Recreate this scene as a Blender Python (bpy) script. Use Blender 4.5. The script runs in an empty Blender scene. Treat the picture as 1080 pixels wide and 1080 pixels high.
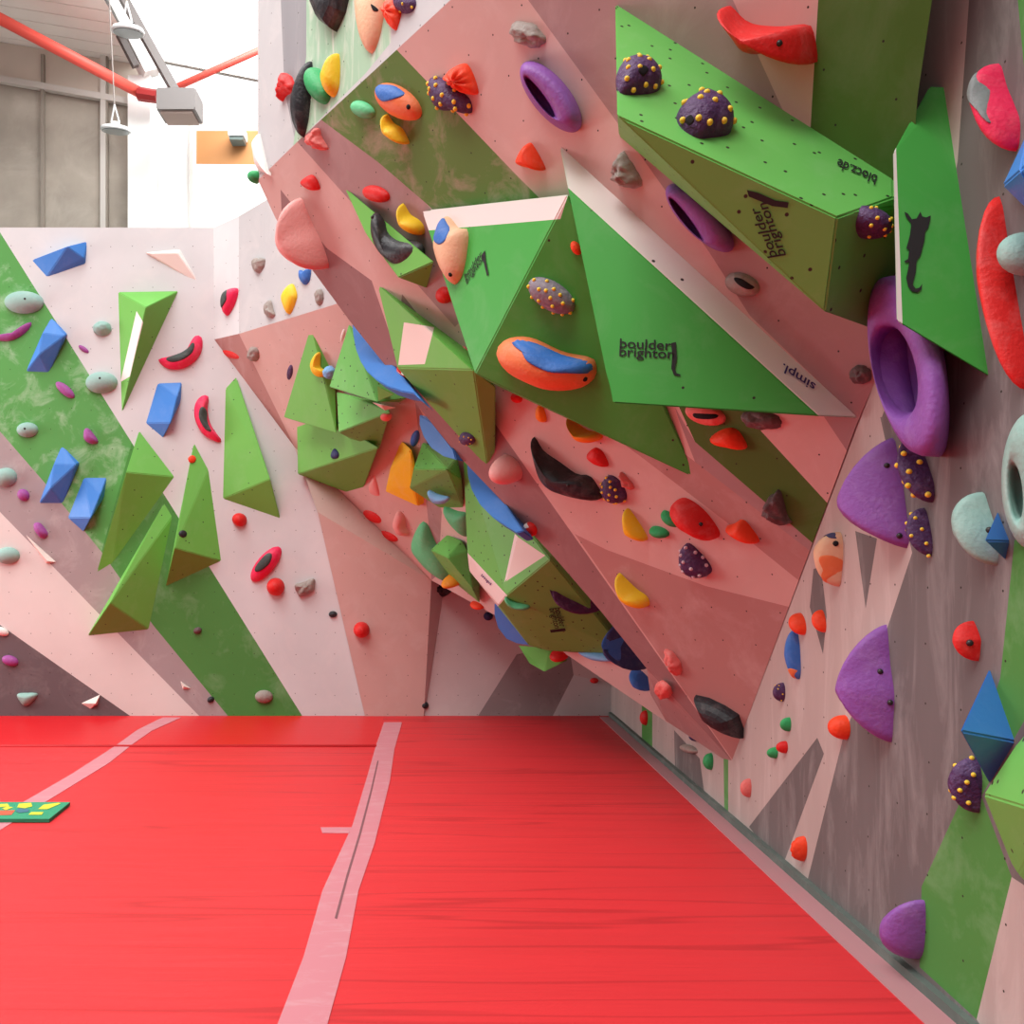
import bpy, bmesh, math, random
import numpy as np
from mathutils import Vector as V, Matrix, noise

random.seed(7)
SC = bpy.context.scene
COL = SC.collection
F, CX, HY, EYE = 900.0, 460.0, 594.0, 1.5          # focal length in pixels, principal point, eye height
O = V((0, 0, EYE))

# ------------------------------------------------------------------ helpers
def ray(px, py):
    return V(((px - CX) / F, 1.0, (HY - py) / F))

def at(px, py, d):
    return O + ray(px, py) * d

def proj(p):
    q = p - O
    return (CX + F * q.x / q.y, HY - F * q.z / q.y)

class Plane:
    def __init__(s, a, b=None, c=None, n=None):
        s.p = a.copy()
        n = n if n else (b - a).cross(c - a)
        n = n.normalized()
        if n.dot(O - a) < 0: n = -n
        s.n = n
        up = V((0, 0, 1))
        v = up - n * up.dot(n)
        s.v = v.normalized() if v.length > 1e-4 else V((0, 1, 0))
        s.u = s.v.cross(n).normalized()
    def hit(s, px, py, h=0.0):
        r = ray(px, py)
        return O + r * ((s.p + s.n * h - O).dot(s.n) / r.dot(s.n))

def inpoly(x, y, P):
    r = False
    j = len(P) - 1
    for i in range(len(P)):
        xi, yi = P[i]; xj, yj = P[j]
        if (yi > y) != (yj > y) and x < (xj - xi) * (y - yi) / (yj - yi) + xi: r = not r
        j = i
    return r

# ------------------------------------------------------------------ materials
MATS = {}
def mat(name, col, rough=0.6, scuff=0.0, scuffcol=(0.8, 0.74, 0.7), sscale=3.0, dots=0.0, dotr=0.05, rnd=1.0,
        bump=0.0, bscale=40.0, var=0.0, spec=0.3, stretch=None, metal=0.0, bdist=.01, crease=None):
    if name in MATS: return MATS[name]
    m = bpy.data.materials.new(name); m.use_nodes = True
    nt = m.node_tree; N = nt.nodes; L = nt.links
    b = N['Principled BSDF']
    b.inputs['Roughness'].default_value = rough
    b.inputs['Metallic'].default_value = metal
    b.inputs['Specular IOR Level'].default_value = spec
    rgb = N.new('ShaderNodeRGB'); rgb.outputs[0].default_value = (*col, 1)
    cur = rgb.outputs[0]
    tc = N.new('ShaderNodeTexCoord')
    mp = N.new('ShaderNodeMapping')
    if stretch: mp.inputs['Scale'].default_value = stretch
    L.new(tc.outputs['Object'], mp.inputs['Vector'])
    def mix(fac, a, c2):
        x = N.new('ShaderNodeMix'); x.data_type = 'RGBA'
        L.new(fac, x.inputs[0]); L.new(a, x.inputs[6])
        if isinstance(c2, tuple): x.inputs[7].default_value = (*c2, 1)
        else: L.new(c2, x.inputs[7])
        return x.outputs[2]
    def ramp(src, a, c, lo=0.0, hi=1.0):
        x = N.new('ShaderNodeMapRange'); x.inputs[1].default_value = a; x.inputs[2].default_value = c
        x.inputs[3].default_value = lo; x.inputs[4].default_value = hi
        L.new(src, x.inputs[0]); return x.outputs[0]
    if var:
        n = N.new('ShaderNodeTexNoise'); n.inputs['Scale'].default_value = 1.7; n.inputs['Detail'].default_value = 6
        L.new(mp.outputs[0], n.inputs['Vector'])
        cur = mix(ramp(n.outputs['Fac'], 0.35, 0.7, 0, var), cur, tuple(c * 0.55 for c in col))
    if scuff:
        n = N.new('ShaderNodeTexNoise'); n.inputs['Scale'].default_value = sscale; n.inputs['Detail'].default_value = 9
        n.inputs['Roughness'].default_value = 0.68; n.inputs['Distortion'].default_value = 0.6
        L.new(mp.outputs[0], n.inputs['Vector'])
        cur = mix(ramp(n.outputs['Fac'], 0.5, 0.78, 0, scuff), cur, scuffcol)
    if dots:
        uv = N.new('ShaderNodeUVMap')
        vo = N.new('ShaderNodeTexVoronoi'); vo.voronoi_dimensions = '2D'
        vo.inputs['Scale'].default_value = dots; vo.inputs['Randomness'].default_value = rnd
        L.new(uv.outputs[0], vo.inputs['Vector'])
        cur = mix(ramp(vo.outputs['Distance'], dotr, dotr * 1.35, 1, 0), cur, (0.03, 0.025, 0.02))
    if crease:
        mp2 = N.new('ShaderNodeMapping'); mp2.inputs['Scale'].default_value = crease
        L.new(tc.outputs['Object'], mp2.inputs['Vector'])
        n = N.new('ShaderNodeTexNoise'); n.inputs['Scale'].default_value = 1.0; n.inputs['Detail'].default_value = 2.5
        L.new(mp2.outputs[0], n.inputs['Vector'])
        s_ = N.new('ShaderNodeMath'); s_.operation = 'SUBTRACT'; s_.inputs[1].default_value = .5; L.new(n.outputs['Fac'], s_.inputs[0])
        a_ = N.new('ShaderNodeMath'); a_.operation = 'ABSOLUTE'; L.new(s_.outputs[0], a_.inputs[0])
        cur = mix(ramp(a_.outputs[0], 0, .014, .45, 0), cur, tuple(c * .45 for c in col))
    L.new(cur, b.inputs['Base Color'])
    if bump:
        n = N.new('ShaderNodeTexNoise'); n.inputs['Scale'].default_value = bscale; n.inputs['Detail'].default_value = 4
        L.new(mp.outputs[0], n.inputs['Vector'])
        bp = N.new('ShaderNodeBump'); bp.inputs['Strength'].default_value = bump; bp.inputs['Distance'].default_value = bdist
        L.new(n.outputs['Fac'], bp.inputs['Height']); L.new(bp.outputs[0], b.inputs['Normal'])
    MATS[name] = m
    return m

STREAK = (2.5, 2.5, 0.45)
def wm(name, col, **k):
    k.setdefault('scuff', 0.25); k.setdefault('dots', 5.0); k.setdefault('dotr', 0.017); k.setdefault('rnd', 0.12)
    k.setdefault('var', 0.18); k.setdefault('rough', 0.7); k.setdefault('spec', 0.2)
    return mat(name, col, **k)
PALE = wm('paint_pale', (0.70, 0.645, 0.61), scuffcol=(.78, .74, .72))
LIGHT = wm('paint_light_grey', (0.63, 0.64, 0.64))
GREY = wm('paint_mid_grey', (0.36, 0.30, 0.30))
BLUSH = wm('paint_blush', (0.63, 0.44, 0.395))
GRND = wm('paint_deep_green', (0.075, 0.17, 0.03), scuff=.05, var=.25)
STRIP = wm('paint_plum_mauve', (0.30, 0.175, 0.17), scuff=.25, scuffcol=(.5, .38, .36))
CORN = wm('paint_corner_grey_lit', (0.62, 0.55, 0.54))  # grey lightened in colour to replace light missing in the back corner
CORND = wm('paint_corner_dark_lit', (0.29, 0.245, 0.245))  # dark stripe there, likewise lightened to replace missing light
HWG = wm('paint_streaked_grey', (0.29, 0.29, 0.30), stretch=STREAK)
MAUVE = wm('paint_mauve', (0.38, 0.26, 0.25), scuff=.35, scuffcol=(.62, .5, .48))
DUSK = wm('paint_dusk_pink', (0.45, 0.255, 0.23))
RWG = wm('paint_stone_grey', (0.155, 0.138, 0.134), scuff=.38, scuffcol=(.55, .52, .5), stretch=STREAK, var=.3)
RWP = wm('paint_pale_streaked', (0.47, 0.385, 0.355), stretch=STREAK, scuff=.3, var=.3)
DARK = wm('paint_dark_grey', (0.14, 0.11, 0.115), scuff=.12)
GRN = wm('paint_green', (0.075, 0.25, 0.055), scuff=.28, scuffcol=(.45, .6, .42))
GRNS = wm('paint_green_scuffed', (0.10, 0.34, 0.085), scuff=.7, scuffcol=(.5, .66, .48), sscale=4)
OLV = wm('paint_moss_green', (0.12, 0.24, 0.055), scuff=.95, scuffcol=(.45, .34, .28), sscale=3.5)
MINTW = wm('paint_washed_green', (0.34, 0.52, 0.36), scuff=.9, sscale=4, stretch=STREAK)
HWW = wm('paint_white', (0.50, 0.50, 0.50))
VG = mat('volume_green', (0.15, 0.49, 0.10), rough=.5, scuff=.14, scuffcol=(.5, .65, .45), dots=8, dotr=.045, var=.1)
VGF = mat('volume_green_fine', (0.063, 0.41, 0.065), rough=.5, scuff=.12, scuffcol=(.5, .65, .45), dots=2.4, dotr=.012, var=.15)
VL_ = mat('volume_leaf_green', (0.15, 0.46, 0.075), rough=.55, scuff=.10, scuffcol=(.5, .6, .4), dots=4, dotr=.02, var=.12)
VW = mat('volume_white_strip', (0.82, 0.74, 0.70), rough=.4, dots=3, dotr=.02)
VB = mat('volume_blue', (0.05, 0.21, 0.60), rough=.45, scuff=.06, bump=.1)
VWOOD = mat('pale_plywood', (0.78, 0.66, 0.60), rough=.6, var=.1)
INK = mat('black_ink', (0.02, 0.02, 0.02), rough=.7)
INKV = mat('violet_ink', (0.05, 0.03, 0.16), rough=.7)

def hm(name, col, **k):
    k.setdefault('rough', .55); k.setdefault('bump', .35); k.setdefault('bscale', 60); k.setdefault('scuff', .12)
    k.setdefault('sscale', 9)
    return mat(name, col, **k)
C = dict(
    red=hm('resin_red', (.66, .018, .016)), orange=hm('resin_orange_red', (.85, .06, .015)),
    yellow=hm('resin_yellow', (.85, .56, .02)), amber=hm('resin_amber', (.85, .28, .02)),
    blue=hm('resin_blue', (.04, .15, .48)), sky=hm('resin_sky_blue', (.2, .45, .75)), navy=hm('resin_navy', (.03, .04, .13)),
    purple=hm('resin_purple', (.25, .085, .36), scuff=.25, scuffcol=(.5, .35, .6)),
    plum=hm('resin_plum', (.075, .03, .10), bump=.9, scuff=.5, scuffcol=(.30, .22, .38), sscale=14),
    magenta=hm('resin_magenta', (.32, .07, .28)), mint=hm('resin_mint', (.27, .44, .39), scuff=.2),
    mgreen=hm('resin_mint_green', (.12, .55, .25)), green=hm('resin_green', (.03, .36, .11)),
    black=hm('resin_black', (.022, .022, .026), rough=.4), rock=hm('resin_stone', (.30, .25, .22), bump=1, bscale=25, scuff=.5),
    darkrock=hm('resin_dark_stone', (.13, .085, .085), bump=1, bscale=25, scuff=.3),
    pink=hm('resin_rose', (.78, .36, .33)), coral=hm('resin_coral', (.75, .17, .15), bump=.9, bscale=30, scuff=.5, scuffcol=(.85, .5, .45)),
    white=hm('resin_white', (.78, .72, .68)), beige=hm('resin_beige', (.75, .46, .28)), peach=hm('resin_peach_orange', (.78, .2, .07)),
    melon=hm('resin_hot_pink', (.78, .02, .09)), seed=hm('resin_charcoal', (.045, .055, .05)),
    greypad=hm('resin_grey', (.2, .22, .22)), spot=hm('resin_yellow_spot', (.85, .60, .05)), wspot=hm('resin_pale_spot', (.6, .5, .55)),
    bolt=mat('bolt_steel', (.05, .045, .045), rough=.4, metal=.6), dark=mat('eye_and_pocket_shade_black', (.012, .01, .012), rough=.8))  # dark: black of eyes and lashes, and painted shade of pocket patches

# ------------------------------------------------------------------ object creation
def finish(name, bm, mats, parent=None, smooth=False, mw=None):
    me = bpy.data.meshes.new(name)
    bm.normal_update()
    bm.to_mesh(me); bm.free()
    for m in mats: me.materials.append(m)
    if smooth:
        for p in me.polygons: p.use_smooth = True
    o = bpy.data.objects.new(name, me); COL.objects.link(o)
    if parent: o.parent = parent
    if mw is not None: o.matrix_world = mw
    return o

def tag(o, label=None, cat=None, group=None, kind=None):
    if label: o['label'] = label
    if cat: o['category'] = cat
    if group: o['group'] = group
    if kind: o['kind'] = kind
    return o

def paint(bm, paints, only=None):
    """cut the panel along painted colour borders and give each painted field its material slot"""
    for pi, (poly, slot) in enumerate(paints):
        for i in range(len(poly)):
            a, b = poly[i], poly[(i + 1) % len(poly)]
            n = ray(*a).cross(ray(*b))
            if n.length < 1e-9: continue
            bmesh.ops.bisect_plane(bm, geom=bm.verts[:] + bm.edges[:] + bm.faces[:], plane_co=O, plane_no=n.normalized(), dist=1e-5)
    for f in bm.faces:
        if only and not only(f): continue
        c = f.calc_center_median()
        if (c - O).y < .05: continue
        x, y = proj(c)
        for poly, slot in paints:
            if inpoly(x, y, poly): f.material_index = slot

def addpoly(dst, pts, paints, plane, uvoff=(0, 0), base=0):
    bm = bmesh.new()
    vs = [bm.verts.new(p) for p in pts]
    f = bm.faces.new(vs)
    f.normal_update()
    if f.normal.dot(plane.n) < 0: f.normal_flip()
    f.material_index = base
    bmesh.ops.triangulate(bm, faces=bm.faces[:])
    paint(bm, paints)
    uv = bm.loops.layers.uv.new('UVMap')
    for f in bm.faces:
        for l in f.loops:
            q = l.vert.co - plane.p
            l[uv].uv = (q.dot(plane.u) + uvoff[0], q.dot(plane.v) + uvoff[1])
    tmp = bpy.data.meshes.new('tmp'); bm.to_mesh(tmp); bm.free()
    dst.from_mesh(tmp); bpy.data.meshes.remove(tmp)

class Wall:
    def __init__(s, name): s.name = name; s.bm = bmesh.new(); s.bm.loops.layers.uv.new('UVMap'); s.mats = []
    def slot(s, m):
        if m not in s.mats: s.mats.append(m)
        return s.mats.index(m)
    def face(s, pts, plane, base, paints=()):
        addpoly(s.bm, pts, [(p, s.slot(m)) for p, m in paints], plane, base=s.slot(base))
    def done(s):
        return tag(finish(s.name, s.bm, s.mats), kind='structure')

# ------------------------------------------------------------------ planes of the place
RX = 1.72
FL = Plane(V((0, 3, 0)), n=V((0, 0, 1)))
BY = EYE * F / 161.0
BW = Plane(V((0, BY, 0)), n=V((0, -1, 0)))
RW = Plane(V((RX, 3, 0)), n=V((-1, 0, 0)))
T = RW.hit(772, 802)                                  # lowest tip of the big overhang, on the right wall
WDIR = RW.hit(1010, 172) - T                          # where the overhang meets the right wall
lo, hi = 3.0, 7.0
for _ in range(60):                                   # lip of the overhang is level
    d = (lo + hi) / 2
    L2 = at(313, 150, d)
    MP = Plane(T, T + WDIR, L2)
    if MP.hit(475, 0).z > L2.z: lo = d
    else: hi = d
print('L2', L2, 'n', MP.n, 'lip2', MP.hit(475, 0), 'lo-hi', lo, hi)
LIPD = (MP.hit(475, 0) - L2); LIPD.z = 0
HW = Plane(L2, n=LIPD.cross(V((0, 0, 1))))
L1 = HW.hit(272, 190)
CP = Plane(T, L2, L1)
LR = L2 + LIPD * ((RX - L2.x) / LIPD.x)               # lip meets right wall
print('L1', L1, 'LR', LR, 'CP.n', CP.n, 'HW.n', HW.n)
A2 = at(252, 352, 8.11); B2 = at(350, 322, 6.99); G2 = at(455, 612, 8.2)
P2 = Plane(A2, B2, G2)
H2 = Plane(A2, B2, A2 + V((0, 0, 1)))
T3 = RW.hit(705, 763)
P3 = Plane(T3, at(455, 612, 8.2), at(430, 420, 7.0))
P2B = Plane(BW.hit(385, 755) + V((0, -.015, 0)), BW.hit(447, 755) + V((0, -.015, 0)), G2)
print('T', T, 'T3', T3, 'P3.n', P3.n, 'P2.n', P2.n, 'P2B.n', P2B.n)
# ------------------------------------------------------------------ the setting
# floor
w = Wall('floor')
RED = mat('red_vinyl_mat', (.645, .030, .036), rough=.5, var=.12, spec=.25, stretch=(.3, 3, 1), bump=.35, bscale=1.6, bdist=.05, crease=(.16, 3.6, 1))
REDN = mat('red_vinyl_fresh', (.62, .009, .014), rough=.4, spec=.3, stretch=(.25, 5, 1), bump=.2, bscale=3.0)
far = [(-700, 757), (-700, 788), (397, 787), (403, 762), (406, 750), (-700, 750)]
w.face([V((-9, -3, 0)), V((RX, -3, 0)), V((RX, BY, 0)), V((-9, BY, 0))], FL, RED, [(far, REDN)])
CONCF = mat('pale_concrete', (.75, .72, .69), rough=.8, var=.1)
w.face([V((-14, BY, 0)), V((8, BY, 0)), V((8, 15, 0)), V((-14, 15, 0))], FL, CONCF)
w.done()

# back wall
w = Wall('wall_back')
TOP = BW.hit(100, 240).z
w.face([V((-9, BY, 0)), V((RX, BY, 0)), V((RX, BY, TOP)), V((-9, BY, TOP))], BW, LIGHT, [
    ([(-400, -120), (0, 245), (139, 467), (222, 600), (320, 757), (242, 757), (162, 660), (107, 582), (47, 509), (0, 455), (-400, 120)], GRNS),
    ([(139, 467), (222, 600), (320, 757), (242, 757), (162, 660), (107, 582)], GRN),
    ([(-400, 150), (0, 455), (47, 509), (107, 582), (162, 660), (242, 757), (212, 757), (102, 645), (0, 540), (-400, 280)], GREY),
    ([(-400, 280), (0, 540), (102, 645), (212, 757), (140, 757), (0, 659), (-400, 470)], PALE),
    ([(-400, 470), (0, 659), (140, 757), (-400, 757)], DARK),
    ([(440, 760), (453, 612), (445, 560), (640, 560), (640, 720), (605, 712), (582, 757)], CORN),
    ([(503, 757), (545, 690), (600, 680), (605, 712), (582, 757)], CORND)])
K1 = BW.hit(225, 240); K2 = BW.hit(226, 358)
S1 = Plane(K1, K2, A2)
HT = A2.copy(); HT.z = TOP
w.face([K1, HT, A2, K2], S1, LIGHT)
d2 = (B2 - A2); e = A2 + d2 * 1.7; et = e.copy(); et.z = TOP
w.face([HT, et, e, A2], H2, HWW)
Q1 = BW.hit(311, 472)
w.face([K2, A2, Q1], Plane(K2, A2, Q1), DUSK)  # darker pink holds the shade of this facet facing down and left
w.face([A2, e, P2.hit(470, 560), G2, Q1], P2, BLUSH)
fw = V((0, -.015, 0))
b0, b1_, b2_ = P2B.hit(335, 540), BW.hit(385, 755) + fw, BW.hit(447, 755) + fw
w.face([Q1 + fw, G2, b0], Plane(Q1 + fw, G2, b0), BLUSH)
w.face([b0, G2, b2_, b1_], P2B, BLUSH)
w.face([Q1 + fw, b0, b1_, BW.hit(335, 540)], Plane(b0, b1_, BW.hit(335, 540)), BLUSH)
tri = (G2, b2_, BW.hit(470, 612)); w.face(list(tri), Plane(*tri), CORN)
w.face([HT, K1, V((K1.x, BY, TOP)), V((.4, BY, TOP)), et], Plane(HT, n=V((0, 0, 1))), LIGHT)
w.done()

# right wall
w = Wall('wall_right')
w.face([V((RX, -1.5, 0)), V((RX, BY, 0)), V((RX, BY, 5.3)), V((RX, -1.5, 5.3))], RW, RWG, [
    ([(940, -400), (1030, -60), (1022, 0), (1010, 170), (985, 300), (930, 440), (900, 440)], RWP),
    ([(640, 600), (640, 770), (828, 915), (850, 935), (890, 775), (930, 680), (962, 583), (935, 470), (915, 380), (700, 380)], RWP),
    ([(902, 560), (925, 568), (913, 642)], RWG),
    ([(790, 872), (862, 778), (869, 795), (826, 912), (812, 900)], RWG),
    ([(858, 600), (866, 598), (872, 650), (868, 690), (854, 640)], RWG),
    ([(677, 735), (688, 752), (688, 795), (677, 785)], GRN),
    ([(711, 770), (738, 800), (744, 845), (712, 815)], RWG),
    ([(763, 790), (768, 795), (768, 870), (764, 865)], GRN),
    ([(1070, 570), (1055, 715), (1010, 852), (972, 935), (970, 1020), (1030, 1075), (1067, 925), (1035, 840), (1120, 690), (1200, 560), (1200, 470)], GRN),
    ([(1030, 1075), (1067, 925), (1090, 940), (1300, 1400), (1040, 1090)], RWP),
    ([(1066, -80), (1080, 70), (1200, 250), (1200, -80)], GRN)])
w.done()

# big overhang (wedge): headwall, main face, narrow side face, back
w = Wall('wall_overhang')
UP = V((0, 0, 1.25))
LRt, L2t, L1t = LR + UP, L2 + UP, L1 + UP
LX = L2 + LIPD * ((1.3 - L2.x) / LIPD.x)
w.face([L1, L2, LX, LX + UP, L2t, L1t], HW, HWW, [
    ([(288, -200), (324, -200), (323, 60), (312, 152), (300, 95)], HWG),
    ([(324, -200), (416, -200), (412, 45), (385, 78), (345, 118), (309, 155), (323, 60)], MINTW)])
LX = L2 + LIPD * ((1.3 - L2.x) / LIPD.x)
wl = MP.hit(905, 446)
w.face([T, V((RX, wl.y, wl.z)) if False else MP.hit(904, 446), MP.hit(946, 350), MP.hit(975, 270), MP.hit(964, 150), MP.hit(968, 100), MP.hit(983, 0), MP.hit(990, -200), LX, L2], MP, BLUSH, [
    ([(557, -60), (557, 0), (650, 128), (748, 266), (791, 333), (905, 442), (1000, 300), (1100, -60)], MAUVE),
    ([(773, -60), (773, 0), (825, 115), (860, 150), (863, 0), (864, -60)], BLUSH),
    ([(864, -60), (863, 0), (855, 132), (850, 200), (905, 240), (1050, 280), (1050, -60)], GRND),  # upper green field; its shade is put into the deeper green
    ([(416, 50), (545, 185), (640, 280), (600, 360), (450, 215), (400, 172), (337, 125)], OLV),
    ([(313, 149), (337, 125), (400, 172), (450, 215), (520, 300), (480, 345), (440, 300), (372, 215)], MAUVE),
    ([(715, 440), (733, 487), (858, 584), (865, 575), (862, 577), (733, 466), (712, 430)], MAUVE),
    ([(712, 420), (733, 466), (862, 577), (868, 600), (895, 560), (885, 544), (803, 455), (780, 420)], GRND),
    ([(868, 438), (899, 484), (925, 500), (925, 400), (880, 400)], MAUVE),
    ([(660, 470), (690, 455), (733, 487), (858, 584), (852, 620), (764, 549), (679, 484)], DUSK),
    ([(606, 563), (640, 580), (744, 618), (840, 642), (830, 720), (775, 805)], DUSK)])
SIL = [(291, 231), (331, 287), (370, 340), (480, 477), (528, 527), (584, 587), (634, 645), (682, 705)]
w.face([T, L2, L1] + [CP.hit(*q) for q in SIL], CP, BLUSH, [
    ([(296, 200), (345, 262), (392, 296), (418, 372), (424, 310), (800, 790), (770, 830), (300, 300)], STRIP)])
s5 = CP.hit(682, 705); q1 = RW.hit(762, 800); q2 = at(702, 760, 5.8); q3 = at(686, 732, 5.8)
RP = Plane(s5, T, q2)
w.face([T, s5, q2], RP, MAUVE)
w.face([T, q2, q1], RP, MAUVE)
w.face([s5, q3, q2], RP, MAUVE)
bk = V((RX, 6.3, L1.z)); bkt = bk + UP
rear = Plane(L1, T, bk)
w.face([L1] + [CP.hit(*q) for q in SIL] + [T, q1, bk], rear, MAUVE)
w.face([L1, bk, bkt, L1t], Plane(L1, bk, bkt), LIGHT)
w.face([L1t, L2t, LRt, bkt], Plane(L1t, n=V((0, 0, 1))), LIGHT)
w.done()

# second overhang in the corner behind
w = Wall('wall_corner')
up3 = T3 + V((0, -1.1, 1)) * 2.2
dn = P3.n.y / P3.n.z
up3 = V((RX, T3.y - 2.3 * P3.n.z / P3.n.y, T3.z + 2.3))
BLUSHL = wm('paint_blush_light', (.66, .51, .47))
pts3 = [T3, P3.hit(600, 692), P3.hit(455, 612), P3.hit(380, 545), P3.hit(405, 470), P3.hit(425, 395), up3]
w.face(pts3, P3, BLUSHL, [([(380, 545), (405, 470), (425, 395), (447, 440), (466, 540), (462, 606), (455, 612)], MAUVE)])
w.face([pts3[5], up3, V((RX, BY, up3.z)), V((-.2, BY, pts3[5].z))], Plane(pts3[5], up3, V((RX, BY, up3.z))), LIGHT)
w.done()

# strip of wood at the foot of the right wall
def box(bm, lo, hi, mi=0):
    x0, y0, z0 = lo; x1, y1, z1 = hi
    v = [bm.verts.new(p) for p in ((x0, y0, z0), (x1, y0, z0), (x1, y1, z0), (x0, y1, z0), (x0, y0, z1), (x1, y0, z1), (x1, y1, z1), (x0, y1, z1))]
    for q in ((3, 2, 1, 0), (4, 5, 6, 7), (0, 1, 5, 4), (1, 2, 6, 5), (2, 3, 7, 6), (3, 0, 4, 7)):
        bm.faces.new([v[i] for i in q]).material_index = mi
bm = bmesh.new(); box(bm, (RX - .03, -1, 0), (RX + .01, BY - .02, .04))
bmesh.ops.bevel(bm, geom=bm.edges[:], offset=.004, segments=1)
KICK = mat('worn_grey_green_board', (.11, .135, .12), rough=.7, scuff=.4, scuffcol=(.3, .32, .29), sscale=6)
tag(finish('baseboard_right', bm, [KICK]), kind='structure')

# ------------------------------------------------------------------ the hall behind
FY = 14.0
FWp = Plane(V((0, FY, 0)), n=V((0, -1, 0)))
CONC = mat('weathered_cement_panel', (.45, .395, .335), rough=.8, scuff=.45, scuffcol=(.65, .6, .53), sscale=1.2, var=.5)
FASC = mat('beige_fascia', (.66, .58, .5), rough=.8, var=.15)
WHITE = mat('white_render', (.86, .85, .83), rough=.7)
ORNG = mat('orange_panel', (.50, .23, .085), rough=.6, var=.15)
RAIL = mat('pale_metal', (.62, .58, .54), rough=.5)
BEAM = mat('dull_grey_metal', (.13, .115, .11), rough=.5)
PIPE = mat('red_lacquer', (.78, .10, .075), rough=.45)
PIPED = mat('dark_red_lacquer', (.3, .02, .02), rough=.45)
SEAM = mat('seam_strip', (.30, .26, .22), rough=.8)
w = Wall('wall_far')
w.face([FWp.hit(*q) for q in ((-900, -70), (145, 110), (145, 420), (-900, 420))], FWp, CONC)
w.face([FWp.hit(*q) for q in ((-900, -103), (145, 68), (155, 112), (145, 110), (-900, -70))], FWp, FASC)
w.face([FWp.hit(*q) for q in ((145, 100), (217, 122), (300, 136), (300, 420), (145, 420))], FWp, WHITE,
       [([(216, 121), (300, 136), (300, 152), (207, 138)], FASC), ([(207, 138), (300, 138), (300, 174), (207, 173)], ORNG)])
w.done()
def bar(name, a, b, r, m, sides=4, up=V((0, 0, 1)), ry=None, parent=None):
    bm = bmesh.new()
    d = (b - a).normalized(); s = d.cross(up).normalized(); t = s.cross(d)
    ry = ry or r
    rings = []
    for p in (a, b):
        rings.append([bm.verts.new(p + s * (r * math.cos(k)) + t * (ry * math.sin(k))) for k in
                      [math.pi / sides + 2 * math.pi * i / sides for i in range(sides)]])
    for i in range(sides):
        j = (i + 1) % sides
        bm.faces.new((rings[0][i], rings[0][j], rings[1][j], rings[1][i]))
    bm.faces.new(rings[0][::-1]); bm.faces.new(rings[1])
    bmesh.ops.recalc_face_normals(bm, faces=bm.faces[:])
    return finish(name, bm, [m], parent, smooth=sides > 8)
off = V((0, -.06, 0))
i = 1
for px, w_, m in ((47, .035, SEAM), (111, .06, RAIL), (114, .035, SEAM), (-60, .035, SEAM)):
    tag(bar('trim_%d' % i, FWp.hit(px, 60) + off, FWp.hit(px, 330) + off, w_, m, up=V((0, 1, 0))), kind='structure'); i += 1
tag(bar('trim_%d' % i, FWp.hit(-900, -72) + off, FWp.hit(150, 112) + off, .07, RAIL), kind='structure'); i += 1
tag(bar('trim_%d' % i, FWp.hit(156, 95) + V((0, -.25, 0)), FWp.hit(156, 330) + V((0, -.25, 0)), .25, WHITE, up=V((0, 1, 0))), kind='structure'); i += 1
tag(bar('trim_%d' % i, FWp.hit(203, 120) + off, FWp.hit(203, 330) + off, .04, RAIL, up=V((0, 1, 0))), kind='structure'); i += 1
# boarded ceiling left of the roof beam
a = FWp.hit(-900, -103); b = FWp.hit(150, 68)
CEILB = mat('painted_boards', (.90, .85, .80), rough=.7, var=.1)
bm = bmesh.new()
dx = (b - a)
nb = 16
prof_ = []
for k in range(nb):
    y0 = FY - k * .30 + .15
    prof_ += [(y0, 0), (y0 - .28, 0), (y0 - .285, .02), (y0 - .295, .02)]
for (ya, za), (yb, zb) in zip(prof_, prof_[1:]):
    bm.faces.new([bm.verts.new(p) for p in (V((a.x, ya, a.z + za)), V((b.x, ya, b.z + za)), V((b.x, yb, b.z + zb)), V((a.x, yb, a.z + zb)))])
tag(finish('ceiling', bm, [CEILB]), kind='structure')
# roof beam with rail
p0 = at(152, 78, 13.6); p1 = V((p0.x - .05, 6.0, p0.z + .3))
p1 = at(112, 0, 13.6 * .98) ; dv = p1 - p0; p1 = p0 + dv * 2.2
tag(bar('trim_%d' % i, p0 + V((.12, 0, 0)), p1 + V((.12, 0, 0)), .20, WHITE), kind='structure'); i += 1
tag(bar('trim_%d' % i, p0 + V((-.06, -.2, 0)), p1 + V((-.06, -.2, 0)), .07, BEAM), kind='structure'); i += 1
q0 = at(187, 100, 13.2); q1_ = at(131, 0, 12.9); dv = q1_ - q0
tag(bar('trim_%d' % i, q0, q0 + dv * 2.0, .085, BEAM), kind='structure'); i += 1
tag(bar('trim_%d' % i, FWp.hit(172, 63), FWp.hit(300, 88), .06, RAIL), kind='structure'); i += 1
# unit hanging on the beam end
bm = bmesh.new()
c = at(190, 114, 13.0)
box(bm, (c.x - .29, c.y - .22, c.z - .13), (c.x + .29, c.y + .22, c.z + .19))
bmesh.ops.bevel(bm, geom=bm.edges[:], offset=.02, segments=2)
bxo = bpy.data.objects.new('air_heater', None); COL.objects.link(bxo); bxo.location = c
tag(bxo, 'grey box shaped heater unit hanging at the end of the roof beam', 'heater')
h_ = finish('housing', bm, [mat('heater_housing', (.20, .185, .18), rough=.6)]); h_.parent = bxo; h_.matrix_parent_inverse = Matrix.Translation(-c)
bm = bmesh.new(); box(bm, (c.x - .24, c.y - .18, c.z - .17), (c.x + .24, c.y + .18, c.z - .125))
h_ = finish('outlet', bm, [mat('heater_outlet', (.30, .22, .19), rough=.6)]); h_.parent = bxo; h_.matrix_parent_inverse = Matrix.Translation(-c)
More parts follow.
